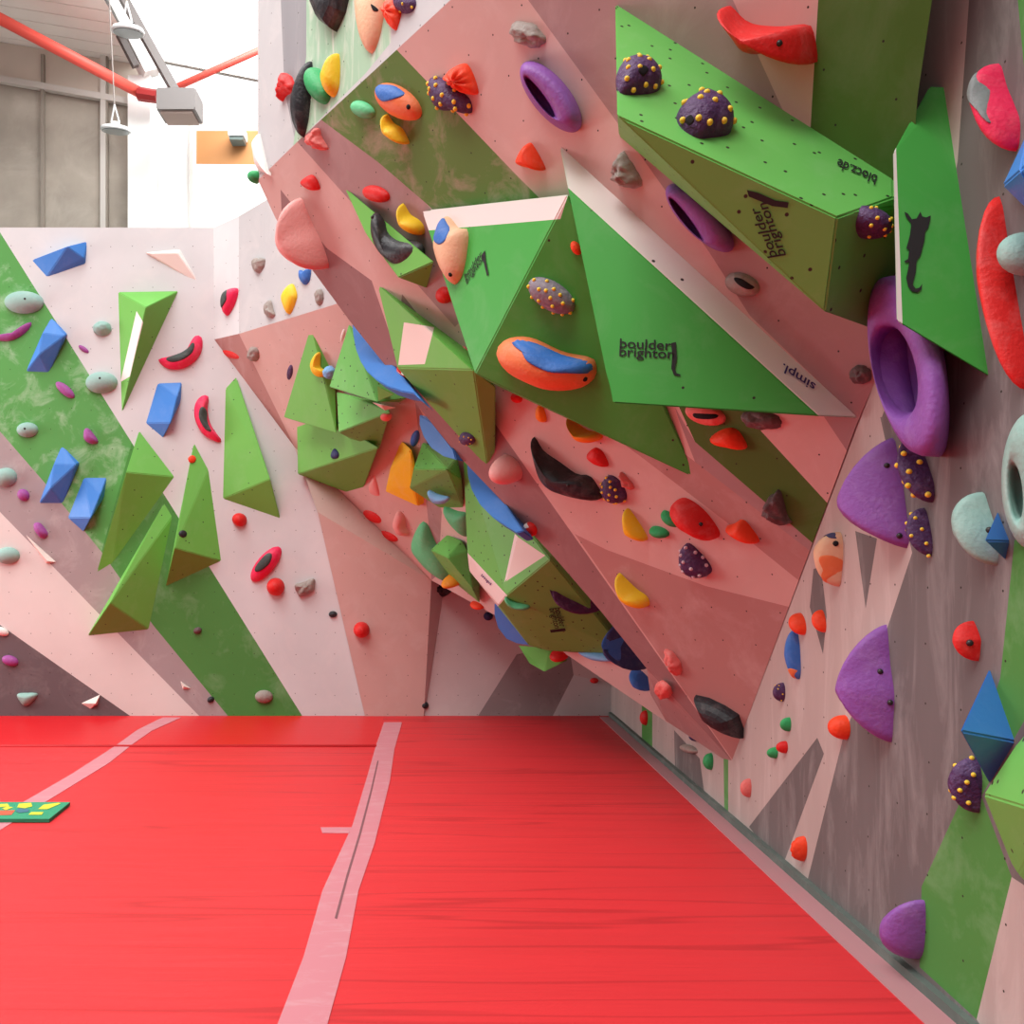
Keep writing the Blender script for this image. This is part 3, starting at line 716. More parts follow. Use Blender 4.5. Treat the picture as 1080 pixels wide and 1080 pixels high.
NH = [0]
def hold(label, plane, shape, m, group, h=None, k=.5, sharp=False, prof=(2.2, 2.0), apex=None, rough=0.0, ribs=0,
         spots=0, pads=(), eye=None, bolt=None, hole=None, name='climbing_hold', cat='climbing hold', sc=None):
    NH[0] += 1
    rnd = random.Random(NH[0])
    if isinstance(shape, tuple):
        cx, cy, Lp, Wp = shape[:4]; ang = math.radians(shape[4]) if len(shape) > 4 else 0
        ol = [np.array((math.cos(t), math.sin(t))) for t in np.linspace(0, 2 * math.pi, 28, endpoint=False)]
        a, b = Lp / 2, Wp / 2
        R = np.array([[math.cos(ang), -math.sin(ang)], [math.sin(ang), math.cos(ang)]])
    else:
        xs = [p[0] for p in shape]; ys = [p[1] for p in shape]
        cx, cy = (min(xs) + max(xs)) / 2, (min(ys) + max(ys)) / 2
        a, b = (max(xs) - min(xs)) / 2, (max(ys) - min(ys)) / 2
        R = np.eye(2)
        if sharp:
            ol = []
            kk = len(shape)
            for i in range(kk):
                for t in (0, .06, .35, .65, .94):
                    ol.append(np.array(shape[i], float) * (1 - t) + np.array(shape[(i + 1) % kk], float) * t)
        else: ol = smooth_loop(shape, 36)
        ol = [np.array(((p[0] - cx) / a, (cy - p[1]) / b)) for p in ol]
    D = np.diag([a, b])
    Q = R @ D
    def norm(px, py):                      # picture offset -> unit coordinates of the hold
        q = np.linalg.inv(Q) @ np.array((px - cx, cy - py)); return q
    P0 = plane.hit(cx, cy)
    dist = (P0 - O).y
    if h is None: h = k * 2 * min(a, b) * .8 / F * dist + .01
    def pj(p):
        q = proj(p); return np.array((q[0], -q[1]))
    e = .01
    base = pj(P0)
    J = np.stack([(pj(P0 + plane.u * e) - base) / e, (pj(P0 + plane.v * e) - base) / e], 1)
    npx = (pj(P0 + plane.n * e) - base) / e
    Tt = Q @ Q.T
    f = .55
    while f > .01:
        T2 = Tt - f * h * h * np.outer(npx, npx)
        if np.linalg.eigvalsh(np.linalg.inv(sq(Tt)) @ T2 @ np.linalg.inv(sq(Tt)))[0] > .22: break
        f *= .85
    B = sq(T2) @ np.linalg.inv(sq(Tt)) @ Q
    A = np.linalg.inv(J) @ B
    # shift so that the dome is centred where it is seen
    q = np.array((cx, -cy)) - npx * h * .36
    P0 = plane.hit(q[0], -q[1])
    Ji = np.linalg.inv(J)
    shift = np.array((0., 0.))
    ap = norm(*apex) if apex else np.array((0., 0.))
    # for long curved outlines use a spine-friendly centre
    if apex is None and not isinstance(shape, tuple):
        ap = sum(ol) / len(ol)
    pp, pq = prof
    def zprof(s): return max(0.0, 1 - min(1, s) ** pp) ** (1 / pq)
    def sof(x, y):
        d = np.array((x, y)) - ap; r = np.linalg.norm(d)
        if r < 1e-6: return 0.0
        d = d / r; best = 1e9
        n = len(ol)
        for i in range(n):
            p = ol[i] - ap; s2 = ol[(i + 1) % n] - ol[i]
            den = d[0] * s2[1] - d[1] * s2[0]
            if abs(den) < 1e-9: continue
            t = (p[0] * s2[1] - p[1] * s2[0]) / den; u_ = (p[0] * d[1] - p[1] * d[0]) / den
            if t > 1e-6 and -1e-6 <= u_ <= 1 + 1e-6: best = min(best, t)
        return min(1, r / best)
    def loc(xy, z):
        w_ = A @ np.array(xy); return V((w_[0], w_[1], z))
    cand = []
    def npos(px, py):
        """point of the dome that is seen at this place of the photograph"""
        if not cand:
            dense = resample(ol, 72)
            for s in np.linspace(0, .97, 34):
                for p in dense:
                    x = ap + (p - ap) * s; z = zprof(s) * h
                    sc_ = B @ x + npx * (z - .36 * h)
                    w_ = A @ x
                    dd = (P0 + plane.u * w_[0] + plane.v * w_[1] + plane.n * z - O).length
                    cand.append((x[0], x[1], sc_[0], sc_[1], dd))
        Cn = np.array(cand) if not isinstance(cand, np.ndarray) else cand
        d2 = np.hypot(Cn[:, 2] - (px - cx), Cn[:, 3] - (cy - py))
        m_ = d2.min() + .6
        k_ = np.where(d2 <= m_)[0]
        near = Cn[k_, 4].min()
        k_ = k_[Cn[k_, 4] < near + .35 * h]
        j = k_[np.argmin(d2[k_])]
        return np.array((Cn[j, 0], Cn[j, 1]))
    bm = bmesh.new()
    n = len(ol)
    S = [1, .985, .93, .84, .72, .56, .38, .2] if not sharp else [1, .97, .9, .7, .5, .3, .12]
    if hole is not None:
        ho = [norm(*p) for p in hole] if isinstance(hole, list) else None
    rings = []
    if hole is not None:
        hh = smooth_loop([tuple(x) for x in ho], 36); ii = ol
        # align starting points by angle
        hc = sum(hh) / len(hh)
        def byang(Ls, c): return sorted(Ls, key=lambda p: math.atan2(p[1] - c[1], p[0] - c[0]))
        oc = sum(ol) / len(ol)
        o2 = byang([np.array(p) for p in smooth_loop([tuple(x) for x in ol], 36)], oc); h2 = byang(hh, hc); n = 36
        for i, t in enumerate((0, .04, .15, .3, .5, .7, .85, .95, 1)):
            z = math.sin(math.pi * (t * .86)) ** .55 if t else 0
            if t == 1: z = .12
            rings.append([bm.verts.new(loc(o2[j] * (1 - t) + h2[j] * t, h * z)) for j in range(n)])
        fl = [bm.faces.new(rings[-1])]
        fl[0].material_index = 1
        mats = [m, C['dark']]
    else:
        mats = [m]
        for s in S:
            rr = []
            for i in range(n):
                p = ap + (ol[i] - ap) * s
                z = zprof(s) * h
                if rough:
                    g = noise.noise(V((p[0] * 2.1 + NH[0] * 3.7, p[1] * 2.1, s * 2))) + .5 * noise.noise(V((p[0] * 5 + NH[0], p[1] * 5, s * 4)))
                    z *= 1 + rough * g; p = ap + (p - ap) * (1 + rough * .35 * g)
                if ribs: z *= 1 + .16 * math.sin(ribs * math.atan2(p[1] - ap[1], p[0] - ap[0]))
                rr.append(bm.verts.new(loc(p, z)))
            rings.append(rr)
        top = bm.verts.new(loc(ap, h * (1 + (rough * .3 if rough else 0))))
        for i in range(n): bm.faces.new((rings[-1][i], rings[-1][(i + 1) % n], top))
    for r0, r1 in zip(rings, rings[1:]):
        for i in range(n):
            bm.faces.new((r0[i], r0[(i + 1) % n], r1[(i + 1) % n], r1[i]))
    low = [bm.verts.new(v.co - V((0, 0, .012))) for v in rings[0]]
    for i in range(n): bm.faces.new((low[i], low[(i + 1) % n], rings[0][(i + 1) % n], rings[0][i]))
    bm.faces.new(low[::-1])
    if spots:
        si = len(mats); mats.append(sc or C['spot'])
        pts = []
        tries = 0
        spots = int(spots * 1.8)
        while len(pts) < spots and tries < 400:
            tries += 1
            t = rnd.random() * 6.283; s = math.sqrt(1 - (.12 + .86 * rnd.random()) ** 2)
            i = int(t / 6.2832 * n) % n
            p = ap + (ol[i] - ap) * s
            if all(np.linalg.norm(Q @ (p - q_)) > max(2.5, .36 * math.sqrt(a * b)) for q_ in pts): pts.append(p)
        rad = max(.0035, (.15 if spots < 24 else .13) * math.sqrt(a * b) / F * dist * .8)
        for p in pts:
            r = bmesh.ops.create_icosphere(bm, subdivisions=2, radius=rad, matrix=Matrix.Translation(loc(p, zprof(sof(*p)) * h * .97)))
            for v in r['verts']:
                for fc in v.link_faces: fc.material_index = si
    bmesh.ops.recalc_face_normals(bm, faces=bm.faces[:])
    mw = Matrix((( *(plane.u[i], plane.v[i], plane.n[i], P0[i]),) for i in range(3))).to_4x4() if False else Matrix(
        [[plane.u[i], plane.v[i], plane.n[i], P0[i]] for i in range(3)] + [[0, 0, 0, 1]])
    o = finish(name, bm, mats, smooth=not sharp, mw=mw)
    tag(o, label, cat, group)
    if sharp: pass
    def patch(outl, mm, nm, lift, sm=True, lab=None, unit=False):
        P = [np.array(p) for p in outl] if unit else smooth_loop([tuple(npos(*p)) for p in outl], 36)
        c = sum(P) / len(P)
        b2 = bmesh.new(); rg = []
        lift = max(lift, .055 * h)
        for t, lf in ((1, -.5), (.97, .5), (.9, .9), (.78, 1), (.64, 1), (.5, 1), (.35, 1), (.2, 1)):
            rr = []
            for p in P:
                x = c + (p - c) * t
                rr.append(b2.verts.new(loc(x, zprof(sof(*x)) * h + lift * lf)))
            rg.append(rr)
        tp = b2.verts.new(loc(c, zprof(sof(*c)) * h + lift))
        for r0, r1 in zip(rg, rg[1:]):
            for i in range(len(P)): b2.faces.new((r0[i], r0[(i + 1) % len(P)], r1[(i + 1) % len(P)], r1[i]))
        for i in range(len(P)): b2.faces.new((rg[-1][i], rg[-1][(i + 1) % len(P)], tp))
        bmesh.ops.recalc_face_normals(b2, faces=b2.faces[:])
        q_ = finish(nm, b2, [mm], o, smooth=True)
        if lab: q_['label'] = lab
    for pd in pads:
        patch(pd[0], pd[1], pd[2], pd[3] if len(pd) > 3 else .004, True, pd[4] if len(pd) > 4 else None)
    def stud(px, py, r, mm, nm):
        x0 = npos(px, py)
        b2 = bmesh.new()
        bmesh.ops.create_icosphere(b2, subdivisions=2, radius=r, matrix=Matrix.Translation(loc(x0, zprof(sof(*x0)) * h - r * .45)))
        finish(nm, b2, [mm], o, smooth=True)
    if eye: stud(eye[0], eye[1], eye[2] / F * dist, C['dark'], 'eye')
    if bolt:
        for bx, by in ([bolt] if isinstance(bolt, tuple) else bolt): stud(bx, by, max(.011, 1.4 / F * dist), C['bolt'], 'bolt')
    return o

gr = 'red holds'; gy = 'yellow holds'; gk = 'rock shaped grey holds'; gs = 'plum holds with yellow spots'; gm = 'mint holds'; gp = 'purple holds'
gb = 'black curved holds'; ge = 'egg shaped holds with closed eyes'; gg = 'green holds'; gw = 'hot pink and black holds'; gx = 'coral textured holds'; gq = 'small blue holds'
go = 'orange holds'; gn = 'tiny dark footholds'; gv = 'small magenta holds'

def loft(label, plane, secs, m, group, n=40, studs=()):
    bm = bmesh.new(); rings = []
    c0 = plane.hit(secs[0][0], secs[0][1], 0)
    for cx, cy, rx, ry, tilt, h in secs:
        ca, sa = math.cos(math.radians(tilt)), math.sin(math.radians(tilt))
        rings.append([bm.verts.new(plane.hit(cx + rx * math.cos(t) * ca - ry * math.sin(t) * sa, cy + rx * math.cos(t) * sa + ry * math.sin(t) * ca, h) - c0)
                      for t in np.linspace(0, 2 * math.pi, n, endpoint=False)])
    for r0, r1 in zip(rings, rings[1:]):
        for i in range(n): bm.faces.new((r0[i], r0[(i + 1) % n], r1[(i + 1) % n], r1[i]))
    bm.faces.new(rings[-1])
    bmesh.ops.recalc_face_normals(bm, faces=bm.faces[:])
    o = finish('climbing_hold', bm, [m], smooth=True); o.location = c0
    for px, py, hh in studs:
        b2 = bmesh.new()
        bmesh.ops.create_icosphere(b2, subdivisions=2, radius=.011, matrix=Matrix.Translation(plane.hit(px, py, hh) - c0))
        finish('bolt', b2, [C['bolt']], o, smooth=True)
    return tag(o, label, 'climbing hold', group)
# --- headwall above the lip
hold('black pointed hold cut by the top edge of the photo, on the white headwall', HW, [(315, -18), (366, -18), (361, 12), (352, 32), (338, 23)], C['black'], gb, sharp=True)
hold('beige pointed hold with two black lashes at the top of the headwall', HW, [(372, -14), (402, -12), (401, 28), (389, 55), (376, 32)], C['beige'], ge, pads=[([(391, 5), (398, 8), (399, 12), (394, 11)], C['dark'], 'lashes', .002)])
hold('orange red ribbed hold beside the beige pointed hold at the top', HW, [(400, 6), (411, -2), (422, 9), (419, 27), (415, 31), (406, 20)], C['orange'], go, ribs=7)
hold('plum spotted hold half out of frame at the top, right of the orange ribbed hold', HW, (425, 2, 22, 26, 60), C['plum'], gs, spots=6)
hold('small twisted red hold at the left rim of the headwall', HW, [(291, 106), (291, 86), (297, 76), (308, 84), (311, 94), (304, 98), (297, 100)], C['red'], gr, h=.07, rough=.3)
hold('long black leaf shaped hold on the left rim of the headwall', HW, [(329, 65), (314, 85), (304, 110), (306, 132), (316, 143), (325, 122), (329, 92)], C['black'], gb, k=.7)
hold('green pear shaped hold behind the yellow teardrop on the headwall', HW, (333, 89, 42, 25, -62), C['green'], gg, k=.7)
hold('yellow teardrop hold on the headwall near the lip', HW, [(355, 56), (342, 72), (337, 84), (341, 96), (350, 101), (358, 88)], C['yellow'], gy, k=.8)
hold('small green ball hold sticking out left of the headwall', HW, (267, 186, 12, 14), C['green'], gg, h=.06)
hold('white pointed hold at the far left rim of the headwall', HW, [(264, 146), (270, 140), (284, 184), (272, 180)], C['white'], 'white and pink holds', sharp=True, h=.06)
# --- upper left of the overhang
hold('egg shaped hold with a blue back and closed eye high on the moss green band', MP, (417, 108, 56, 31, -33), C['peach'], ge, k=.5, eye=(430, 113, 2.6),
     pads=[([(396, 90), (401, 88), (415, 91), (427, 100), (418, 104), (404, 107), (397, 100)], C['blue'], 'blue_back', .006, 'blue back')])
hold('small green curved hold left of the egg shaped hold on the moss green band', MP, (381, 116, 28, 17, -25), C['mgreen'], gg)
hold('yellow winged hold under the egg shaped hold on the moss green band', MP, [(400, 122), (409, 131), (422, 137), (430, 152), (414, 146), (403, 138)], C['yellow'], gy, k=.7)
hold('plum spotted hold below the red ribbed hold near the lip', MP, [(450, 83), (466, 85), (482, 96), (493, 106), (494, 120), (478, 117), (462, 117), (451, 103)], C['plum'], gs, spots=11)
hold('red ribbed fan shaped hold near the lip beside the plum spotted hold', MP, [(465, 82), (489, 68), (502, 98), (486, 97)], C['orange'], go, ribs=9, k=.6)
hold('grey rock hold at the top of the pale pink panel', MP, (554, 37, 40, 25, -22), C['rock'], gk, rough=.5)
loft('upper long purple pocket hold on the pale pink panel', MP, [(581, 102, 46, 20, 51, -.01), (581, 102, 45.5, 19.5, 51, .03), (579.5, 101.5, 43.5, 17.5, 51, .08), (577, 101, 40, 14.5, 51, .115), (574, 101.5, 35, 10.5, 51, .132), (571, 102.5, 29, 7, 53, .135), (569.5, 103, 26, 5, 54, .12), (570, 103, 24, 4, 54, .03)], C['purple'], gp, studs=[(579, 88, .112), (592, 109, .10)])
hold('red orange nub on the pale pink panel under the upper purple pocket hold', MP, [(541, 170), (554, 152), (562, 158), (573, 179), (560, 178), (548, 176)], C['orange'], go, k=.7)
hold('grey rock hold above the purple pocket hold beside the biggest green block', MP, [(651, 163), (660, 168), (676, 195), (662, 199), (646, 193), (644, 186)], C['rock'], gk, rough=.4, k=.7)
loft('lower long purple pocket hold under the biggest green block', MP, [(738, 230, 48, 18, 45, -.01), (738, 230, 47.5, 17.5, 45, .03), (736, 230, 45, 15.5, 45, .08), (733, 230, 41, 12.5, 46, .115), (728.5, 230.5, 36, 9, 48, .132), (724.5, 231, 30, 5.8, 51, .135), (723, 231, 27, 4, 53, .12), (723.5, 231, 25, 3.2, 53, .03)], C['purple'], gp, studs=[(734, 220, .115)])
hold('big red curved jug at the top beside the biggest green block', MP, [(751, 10), (758, 11), (770, 23), (785, 29), (815, 30), (842, 27), (850, 34), (853, 66), (840, 66), (815, 57), (790, 58), (772, 37)], C['red'], gr, h=.2, bolt=(820, 46))
hold('dotted plum hold nearest the left end on the biggest green block', V1T, [(654, 70), (660, 59), (672, 55), (690, 57), (699, 70), (699, 84), (688, 94), (664, 101), (653, 98)], C['plum'], gs, spots=9, h=.08, pads=[([(673, 74), (678, 70), (683, 74), (678, 80)], C['dark'], 'pocket', .002)])
hold('dotted plum hold in the middle of the biggest green block', V1T, [(718, 112), (737, 92), (744, 90), (766, 101), (776, 117), (771, 134), (748, 143), (735, 145), (719, 132)], C['plum'], gs, spots=11, h=.09, pads=[([(724, 127), (729, 122), (733, 128), (728, 133)], C['dark'], 'pocket', .002)])
hold('dotted plum ball hold on the shaded end of the biggest green block', V1E, (922, 236, 37, 35), C['plum'], gs, spots=8, h=.09)
hold('tiny orange hold in the gap between the two central green volumes', VLD, (607, 262, 16, 10, -60), C['orange'], go)
hold('patterned spotted egg hold under the central green volume', VLD, (580, 313, 56, 30, -33), hm('resin_patterned', (.22, .18, .22), scuff=.6, scuffcol=(.55, .5, .5), sscale=30), gs, spots=14, k=.6)
hold('long orange and blue sausage hold under the central green volume', VLD, [(520, 374), (528, 362), (545, 358), (562, 361), (590, 374), (618, 380), (624, 388), (622, 402), (608, 412), (580, 414), (555, 406), (530, 392)], C['peach'], ge, h=.17, eye=(616, 400, 2.8),
     pads=[([(538, 361), (550, 358), (564, 362), (592, 375), (619, 381), (622, 391), (600, 393), (578, 392), (558, 382), (549, 370)], C['blue'], 'blue_back', .008, 'blue back')])
hold('beige leaf hold with blue patch on the lit face of the central green volume', VLF, [(466, 227), (458, 240), (454, 258), (460, 278), (468, 292), (476, 299), (485, 288), (490, 266), (491, 243), (480, 240)], C['beige'], ge, h=.09, eye=(474, 289, 2.4),
     pads=[([(466, 229), (459, 241), (457, 252), (463, 258), (470, 254), (474, 244), (472, 236)], C['blue'], 'blue_patch', .005, 'blue patch')])
hold('red oval hold between the moss green band and the black curved hold', MP, (395, 205, 30, 17, -16), C['red'], gr)
hold('yellow crescent hold beside the white strip of the central volume', MP, [(417, 219), (420, 218), (428, 228), (440, 233), (446, 240), (444, 248), (430, 244), (420, 235)], C['yellow'], gy, k=.7)
G15F = P3v(MP, g15v['a'], g15v['b'], g15v['d'])
MPO = Plane(MP.p + MP.n * .09, n=MP.n)
hold('big black curved hold on the narrow green volume', MPO, [(390, 226), (397, 232), (405, 246), (418, 253), (434, 256), (442, 262), (442, 276), (434, 286), (420, 281), (405, 270), (393, 256), (388, 240)], C['black'], gb, h=.09, apex=(414, 266), bolt=(393, 230))
hold('small red hold on the pale tip of the overhang', CP, [(315, 193), (325, 185), (332, 188), (336, 199), (327, 201)], C['red'], gr)
hold('coral textured hold on the rim at the upper end of the overhang', MP, [(321, 146), (332, 134), (338, 146), (345, 158), (330, 157)], C['coral'], gx, rough=.4)
hold('red ball hold left of the central green volume', MP, (467, 312, 18, 18), C['red'], gr)
hold('coral striped hold at the lower rim of the volume with the pale patch', MP, (487, 378, 17, 24, 0), C['coral'], gx, rough=.2)
hold('red and white crescent hold under the pale patch volume', CP, [(417, 388), (428, 392), (444, 390), (444, 397), (432, 400), (421, 397)], C['red'], gr, h=.06, pads=[([(420, 389), (428, 392), (436, 392), (428, 396), (422, 394)], C['white'], 'white_top', .004)])
hold('grey ring hold with a black pocket beside the pale strip', MP, (781, 301, 38, 24, -18), C['rock'], gk, pads=[([(774, 293), (784, 295), (795, 302), (790, 305), (780, 301)], C['dark'], 'pocket', .004)])
hold('dull dark rock hold high beside the tip of the pale strip', MP, (907, 396, 24, 20), C['darkrock'], gk, rough=.4)
hold('rosy hold with a black slot under the large triangular volume', MP, (742, 438, 44, 22, -15), C['coral'], gx, pads=[([(732, 436), (754, 437), (755, 441), (734, 441)], C['dark'], 'pocket', .004)])
hold('brownish rock hold under the right end of the large triangular volume', MP, (801, 444, 46, 20, -8), C['darkrock'], gk, rough=.35)
hold('red orange pointed hold on the moss green band under the large triangular volume', MP, [(746, 464), (756, 456), (770, 452), (779, 458), (785, 474), (768, 473), (752, 470)], C['orange'], go, k=.7)
# --- lower field of the overhang
hold('small red hold right of the orange crescent hold', MP, [(617, 482), (626, 473), (635, 478), (640, 492), (628, 491)], C['red'], gr)
hold('small amber hold under the orange and blue sausage hold', MP, [(565, 430), (571, 428), (576, 443), (570, 446), (564, 441)], C['amber'], gy)
hold('orange crescent hold peeping from under the central volume', MP, [(596, 441), (604, 449), (616, 456), (630, 457), (632, 464), (618, 468), (606, 461)], C['amber'], gy, h=.1)
hold('tiny red hold at the lower corner of the central volume', MP, (544, 420, 13, 11, -20), C['red'], gr)
hold('black wing shaped hold on the lower pink field', MP, [(557, 464), (567, 479), (585, 491), (603, 503), (616, 504), (625, 515), (630, 528), (605, 526), (580, 518), (565, 500)], C['black'], gb, h=.13, bolt=(598, 512))
hold('plum spotted hold touching the black wing shaped hold', MP, [(631, 515), (640, 503), (652, 508), (659, 522), (655, 531), (640, 531)], C['plum'], gs, spots=9, k=.6)
hold('yellow pointed hold left of the two green beans', MP, [(656, 540), (664, 543), (681, 570), (662, 568), (656, 560)], C['yellow'], gy, k=.7)
hold('lower left one of the two green bean holds', MP, (694, 562, 22, 13, -10), C['green'], gg, k=.8)
hold('upper right one of the two green bean holds, against the big red hold', MP, (706, 548, 24, 14, -35), C['green'], gg, k=.8)
hold('big red potato shaped hold on the lower pink field', MP, [(704, 538), (711, 530), (722, 529), (740, 541), (754, 562), (750, 571), (735, 565), (716, 555)], C['red'], gr, h=.13, bolt=(738, 553))
hold('red orange triangular hold right of the big red hold', MP, [(763, 559), (772, 554), (781, 549), (789, 556), (798, 573), (783, 572)], C['orange'], go, k=.7)
hold('brown ribbed rock hold on the moss green band', MP, [(801, 540), (812, 523), (822, 520), (828, 545), (832, 553), (815, 553)], C['darkrock'], gk, rough=.35, k=.6)
hold('dark hold with pale spots under the big red hold', MP, [(714, 588), (718, 578), (726, 576), (743, 592), (748, 604), (738, 611), (724, 609), (716, 600)], C['plum'], gs, spots=10, k=.6, sc=C['wspot'])
hold('yellow banana hold low on the overhang', MP, [(648, 608), (656, 614), (668, 624), (680, 631), (681, 641), (670, 641), (656, 634), (649, 622)], C['yellow'], gy, k=.7)
hold('coral flaky hold at the edge low on the overhang', MP, [(699, 688), (710, 690), (718, 704), (716, 713), (708, 707)], C['coral'], gx, rough=.5)
hold('black bird shaped hold near the lowest tip of the overhang', MP, [(730, 736), (745, 739), (762, 747), (776, 756), (783, 780), (770, 776), (752, 767), (738, 756)], C['black'], gb, h=.1, sharp=True)
hold('small scribbled red hold above the yellow pointed hold', MP, [(653, 499), (662, 506), (668, 516), (658, 514)], C['coral'], gx, rough=.5)
hold('pale pink egg hold on the edge of the overhang', CP, (532, 497, 36, 31, 15), C['pink'], 'white and pink holds', h=.17, k=1)
hold('large salmon pear shaped hold at the upper edge of the overhang', CP, [(301, 214), (310, 223), (320, 240), (334, 259), (343, 283), (326, 282), (306, 273), (294, 257), (291, 238)], C['pink'], 'white and pink holds', h=.26)
hold('small red and white hold on the edge below the pale pink egg', CP, (558, 559, 16, 15, -45), C['red'], gr, pads=[([(552, 552), (556, 551), (558, 556), (554, 557)], C['white'], 'white_top', .004)])
hold('dark plum hold on the brown underside of the pale patch volume', G14U, (491, 464, 17, 13, -20), C['plum'], gs, h=.04, spots=4)
hold('black pointed hold tucked behind the lower edge of the overhang', P3, [(584, 588), (592, 598), (602, 603), (612, 618), (634, 643), (616, 641), (602, 628), (592, 610)], C['plum'], gb, h=.35)
hold('two tone blue half moon hold at the lower edge of the overhang', P3, [(646, 660), (641, 674), (643, 688), (652, 699), (668, 702), (684, 705), (672, 690), (655, 668)], C['navy'], gq, h=.3, apex=(657, 676), pads=[([(646, 661), (642, 674), (645, 688), (654, 697), (655, 685), (655, 673)], C['blue'], 'blue_side', .008, 'lighter blue side')])
hold('flat blue hold lying along the lower edge of the corner overhang', P3, [(606, 684), (620, 684), (640, 690), (650, 697), (634, 698), (617, 692)], C['sky'], gq, h=.08)
hold('blue wedge hold below the two tone half moon hold', P3, [(664, 708), (676, 709), (688, 727), (676, 728), (667, 723)], C['blue'], gq, h=.12)
# --- corner
vol('large yellow jug in the back corner', P3, [(423, 464, .03), (434, 474, .10), (434, 512, .10), (448, 531, 0), (441, 534, .06), (406, 518, .14), (411, 495, .12), (425, 470, 0), (420, 522, 0)], C['yellow'], group=gy, name='climbing_hold', cat='climbing hold', bev=.007)
hold('small blue bean hold above the large yellow jug', P3, (437, 463, 9, 18, -15), C['blue'], gq)
G8F = P3v(P3, (436, 495, .28), (472, 495, .3), (432, 515, .22))
hold('blue crescent hold under the green box volume', G8F, [(450, 519), (460, 523), (472, 526), (468, 532), (456, 531)], C['sky'], gq, h=.05)
hold('upper one of the two red lip shaped holds in the back corner', P2, (393, 544, 26, 14, -30), C['red'], gr)
hold('lower one of the two red lip shaped holds in the back corner', P2, (410, 565, 24, 11, -25), C['red'], gr)
hold('pinkish white double knob hold in the back corner', P2, [(414, 548), (420, 538), (427, 544), (428, 556), (431, 564), (420, 566), (413, 556)], C['pink'], 'white and pink holds', k=.7)
hold('faint pink teardrop hold left of the large yellow jug', P2, [(396, 498), (402, 515), (402, 524), (390, 522), (388, 512)], C['pink'], 'white and pink holds')
hold('mint green leaf shape hold below the pink holds in the back corner', P3, [(444, 552), (456, 574), (466, 594), (472, 614), (456, 606), (438, 588), (431, 574)], C['mgreen'], gg, h=.12)
hold('mint green hold beneath the green box volume', P3, [(466, 536), (480, 540), (492, 544), (492, 566), (480, 558), (470, 546)], C['mgreen'], gg, h=.08)
hold('small orange hold on the brown side of the small green box', P3, (478, 612, 17, 12, -25), C['amber'], go, h=.2)
hold('small orange hold at the lower edge under the small green box', P3, (502, 639, 15, 9, -15), C['orange'], go, h=.06)
hold('black knobbly hold on the grey wall below the mint green leaf', BW, [(455, 609), (466, 615), (478, 622), (470, 629), (459, 626)], C['black'], gn, rough=.4)
hold('tiny dark blue hold beside the blue fin under the white strip', BW, (515, 650, 10, 9), C['navy'], gq)
hold('green crescent hold on the printed underside', G9U, [(532, 631), (541, 637), (556, 640), (557, 644), (543, 643), (534, 638)], C['mgreen'], gg, h=.05)
hold('red hold on the rim of the pale green volume tip', P3, (588, 692, 17, 12, -20), C['red'], gr, h=.1)
hold('tiny red hold on the corner wall under the pale slope', BW, (627, 718, 9, 6), C['red'], gr)
hold('coral textured hold on the back side of the big overhang', RP, (698, 729, 16, 20, 40), C['coral'], gx, rough=.3, h=.05)
# --- foot of the right wall
hold('red stick shaped hold on the green stripe far down the right wall', RW, (679, 757, 7, 16), C['red'], gr, h=.05)
hold('dark blue knob hold under the tip of the overhang', RW, (732, 777, 10, 10), C['navy'], gq, h=.05)
hold('grey hold hanging beside the dark blue knob', RW, (725, 790, 9, 20, 75), C['rock'], gk, h=.05)
hold('green drop hold on the right wall just below the tip', RW, (747, 803, 9, 18), C['green'], gg, h=.05)
hold('coral hold low on the right wall, right of the tip', RW, (787, 831, 8, 20), C['coral'], gx, h=.05)
hold('upper green drop hold above the small red one on the right wall', RW, (829, 764, 8, 15), C['green'], gg, h=.045)
hold('small red hold between the two green drops on the right wall', RW, (825, 788, 9, 13), C['red'], gr, h=.045)
hold('lower green drop hold left of the small red one on the right wall', RW, (815, 794, 8, 12), C['green'], gg, h=.045)
hold('small dark plum hold below the blue leaf hold on the right wall', RW, (822, 730, 9, 20), C['plum'], gs, h=.05, spots=4)
hold('blue leaf hold with an orange tip on the right wall', RW, [(834, 664), (841, 678), (844, 706), (840, 716), (831, 700), (828, 686)], C['blue'], gq, h=.06, pads=[([(833, 705), (842, 708), (840, 717), (836, 713)], C['peach'], 'orange_tip', .008, 'orange tip')])
hold('left one of the two red orange holds above the blue leaf hold', RW, (841, 658, 17, 24, 20), C['orange'], go, h=.06)
hold('right one of the two red orange holds above the blue leaf hold', RW, (864, 655, 12, 24, 10), C['orange'], go, h=.05)
hold('beige and orange teardrop hold with a black eye where overhang meets right wall', RW, [(862, 574), (870, 564), (882, 563), (886, 580), (884, 600), (879, 618), (869, 602)], C['beige'], ge, h=.1, eye=(880, 574, 3),
     pads=[([(865, 588), (884, 588), (882, 604), (878, 615), (870, 602)], C['peach'], 'orange_belly', .004, 'orange belly'), ([(868, 564), (876, 558), (885, 560), (884, 568), (874, 566)], C['navy'], 'blue_cap', .006, 'dark blue cap')])
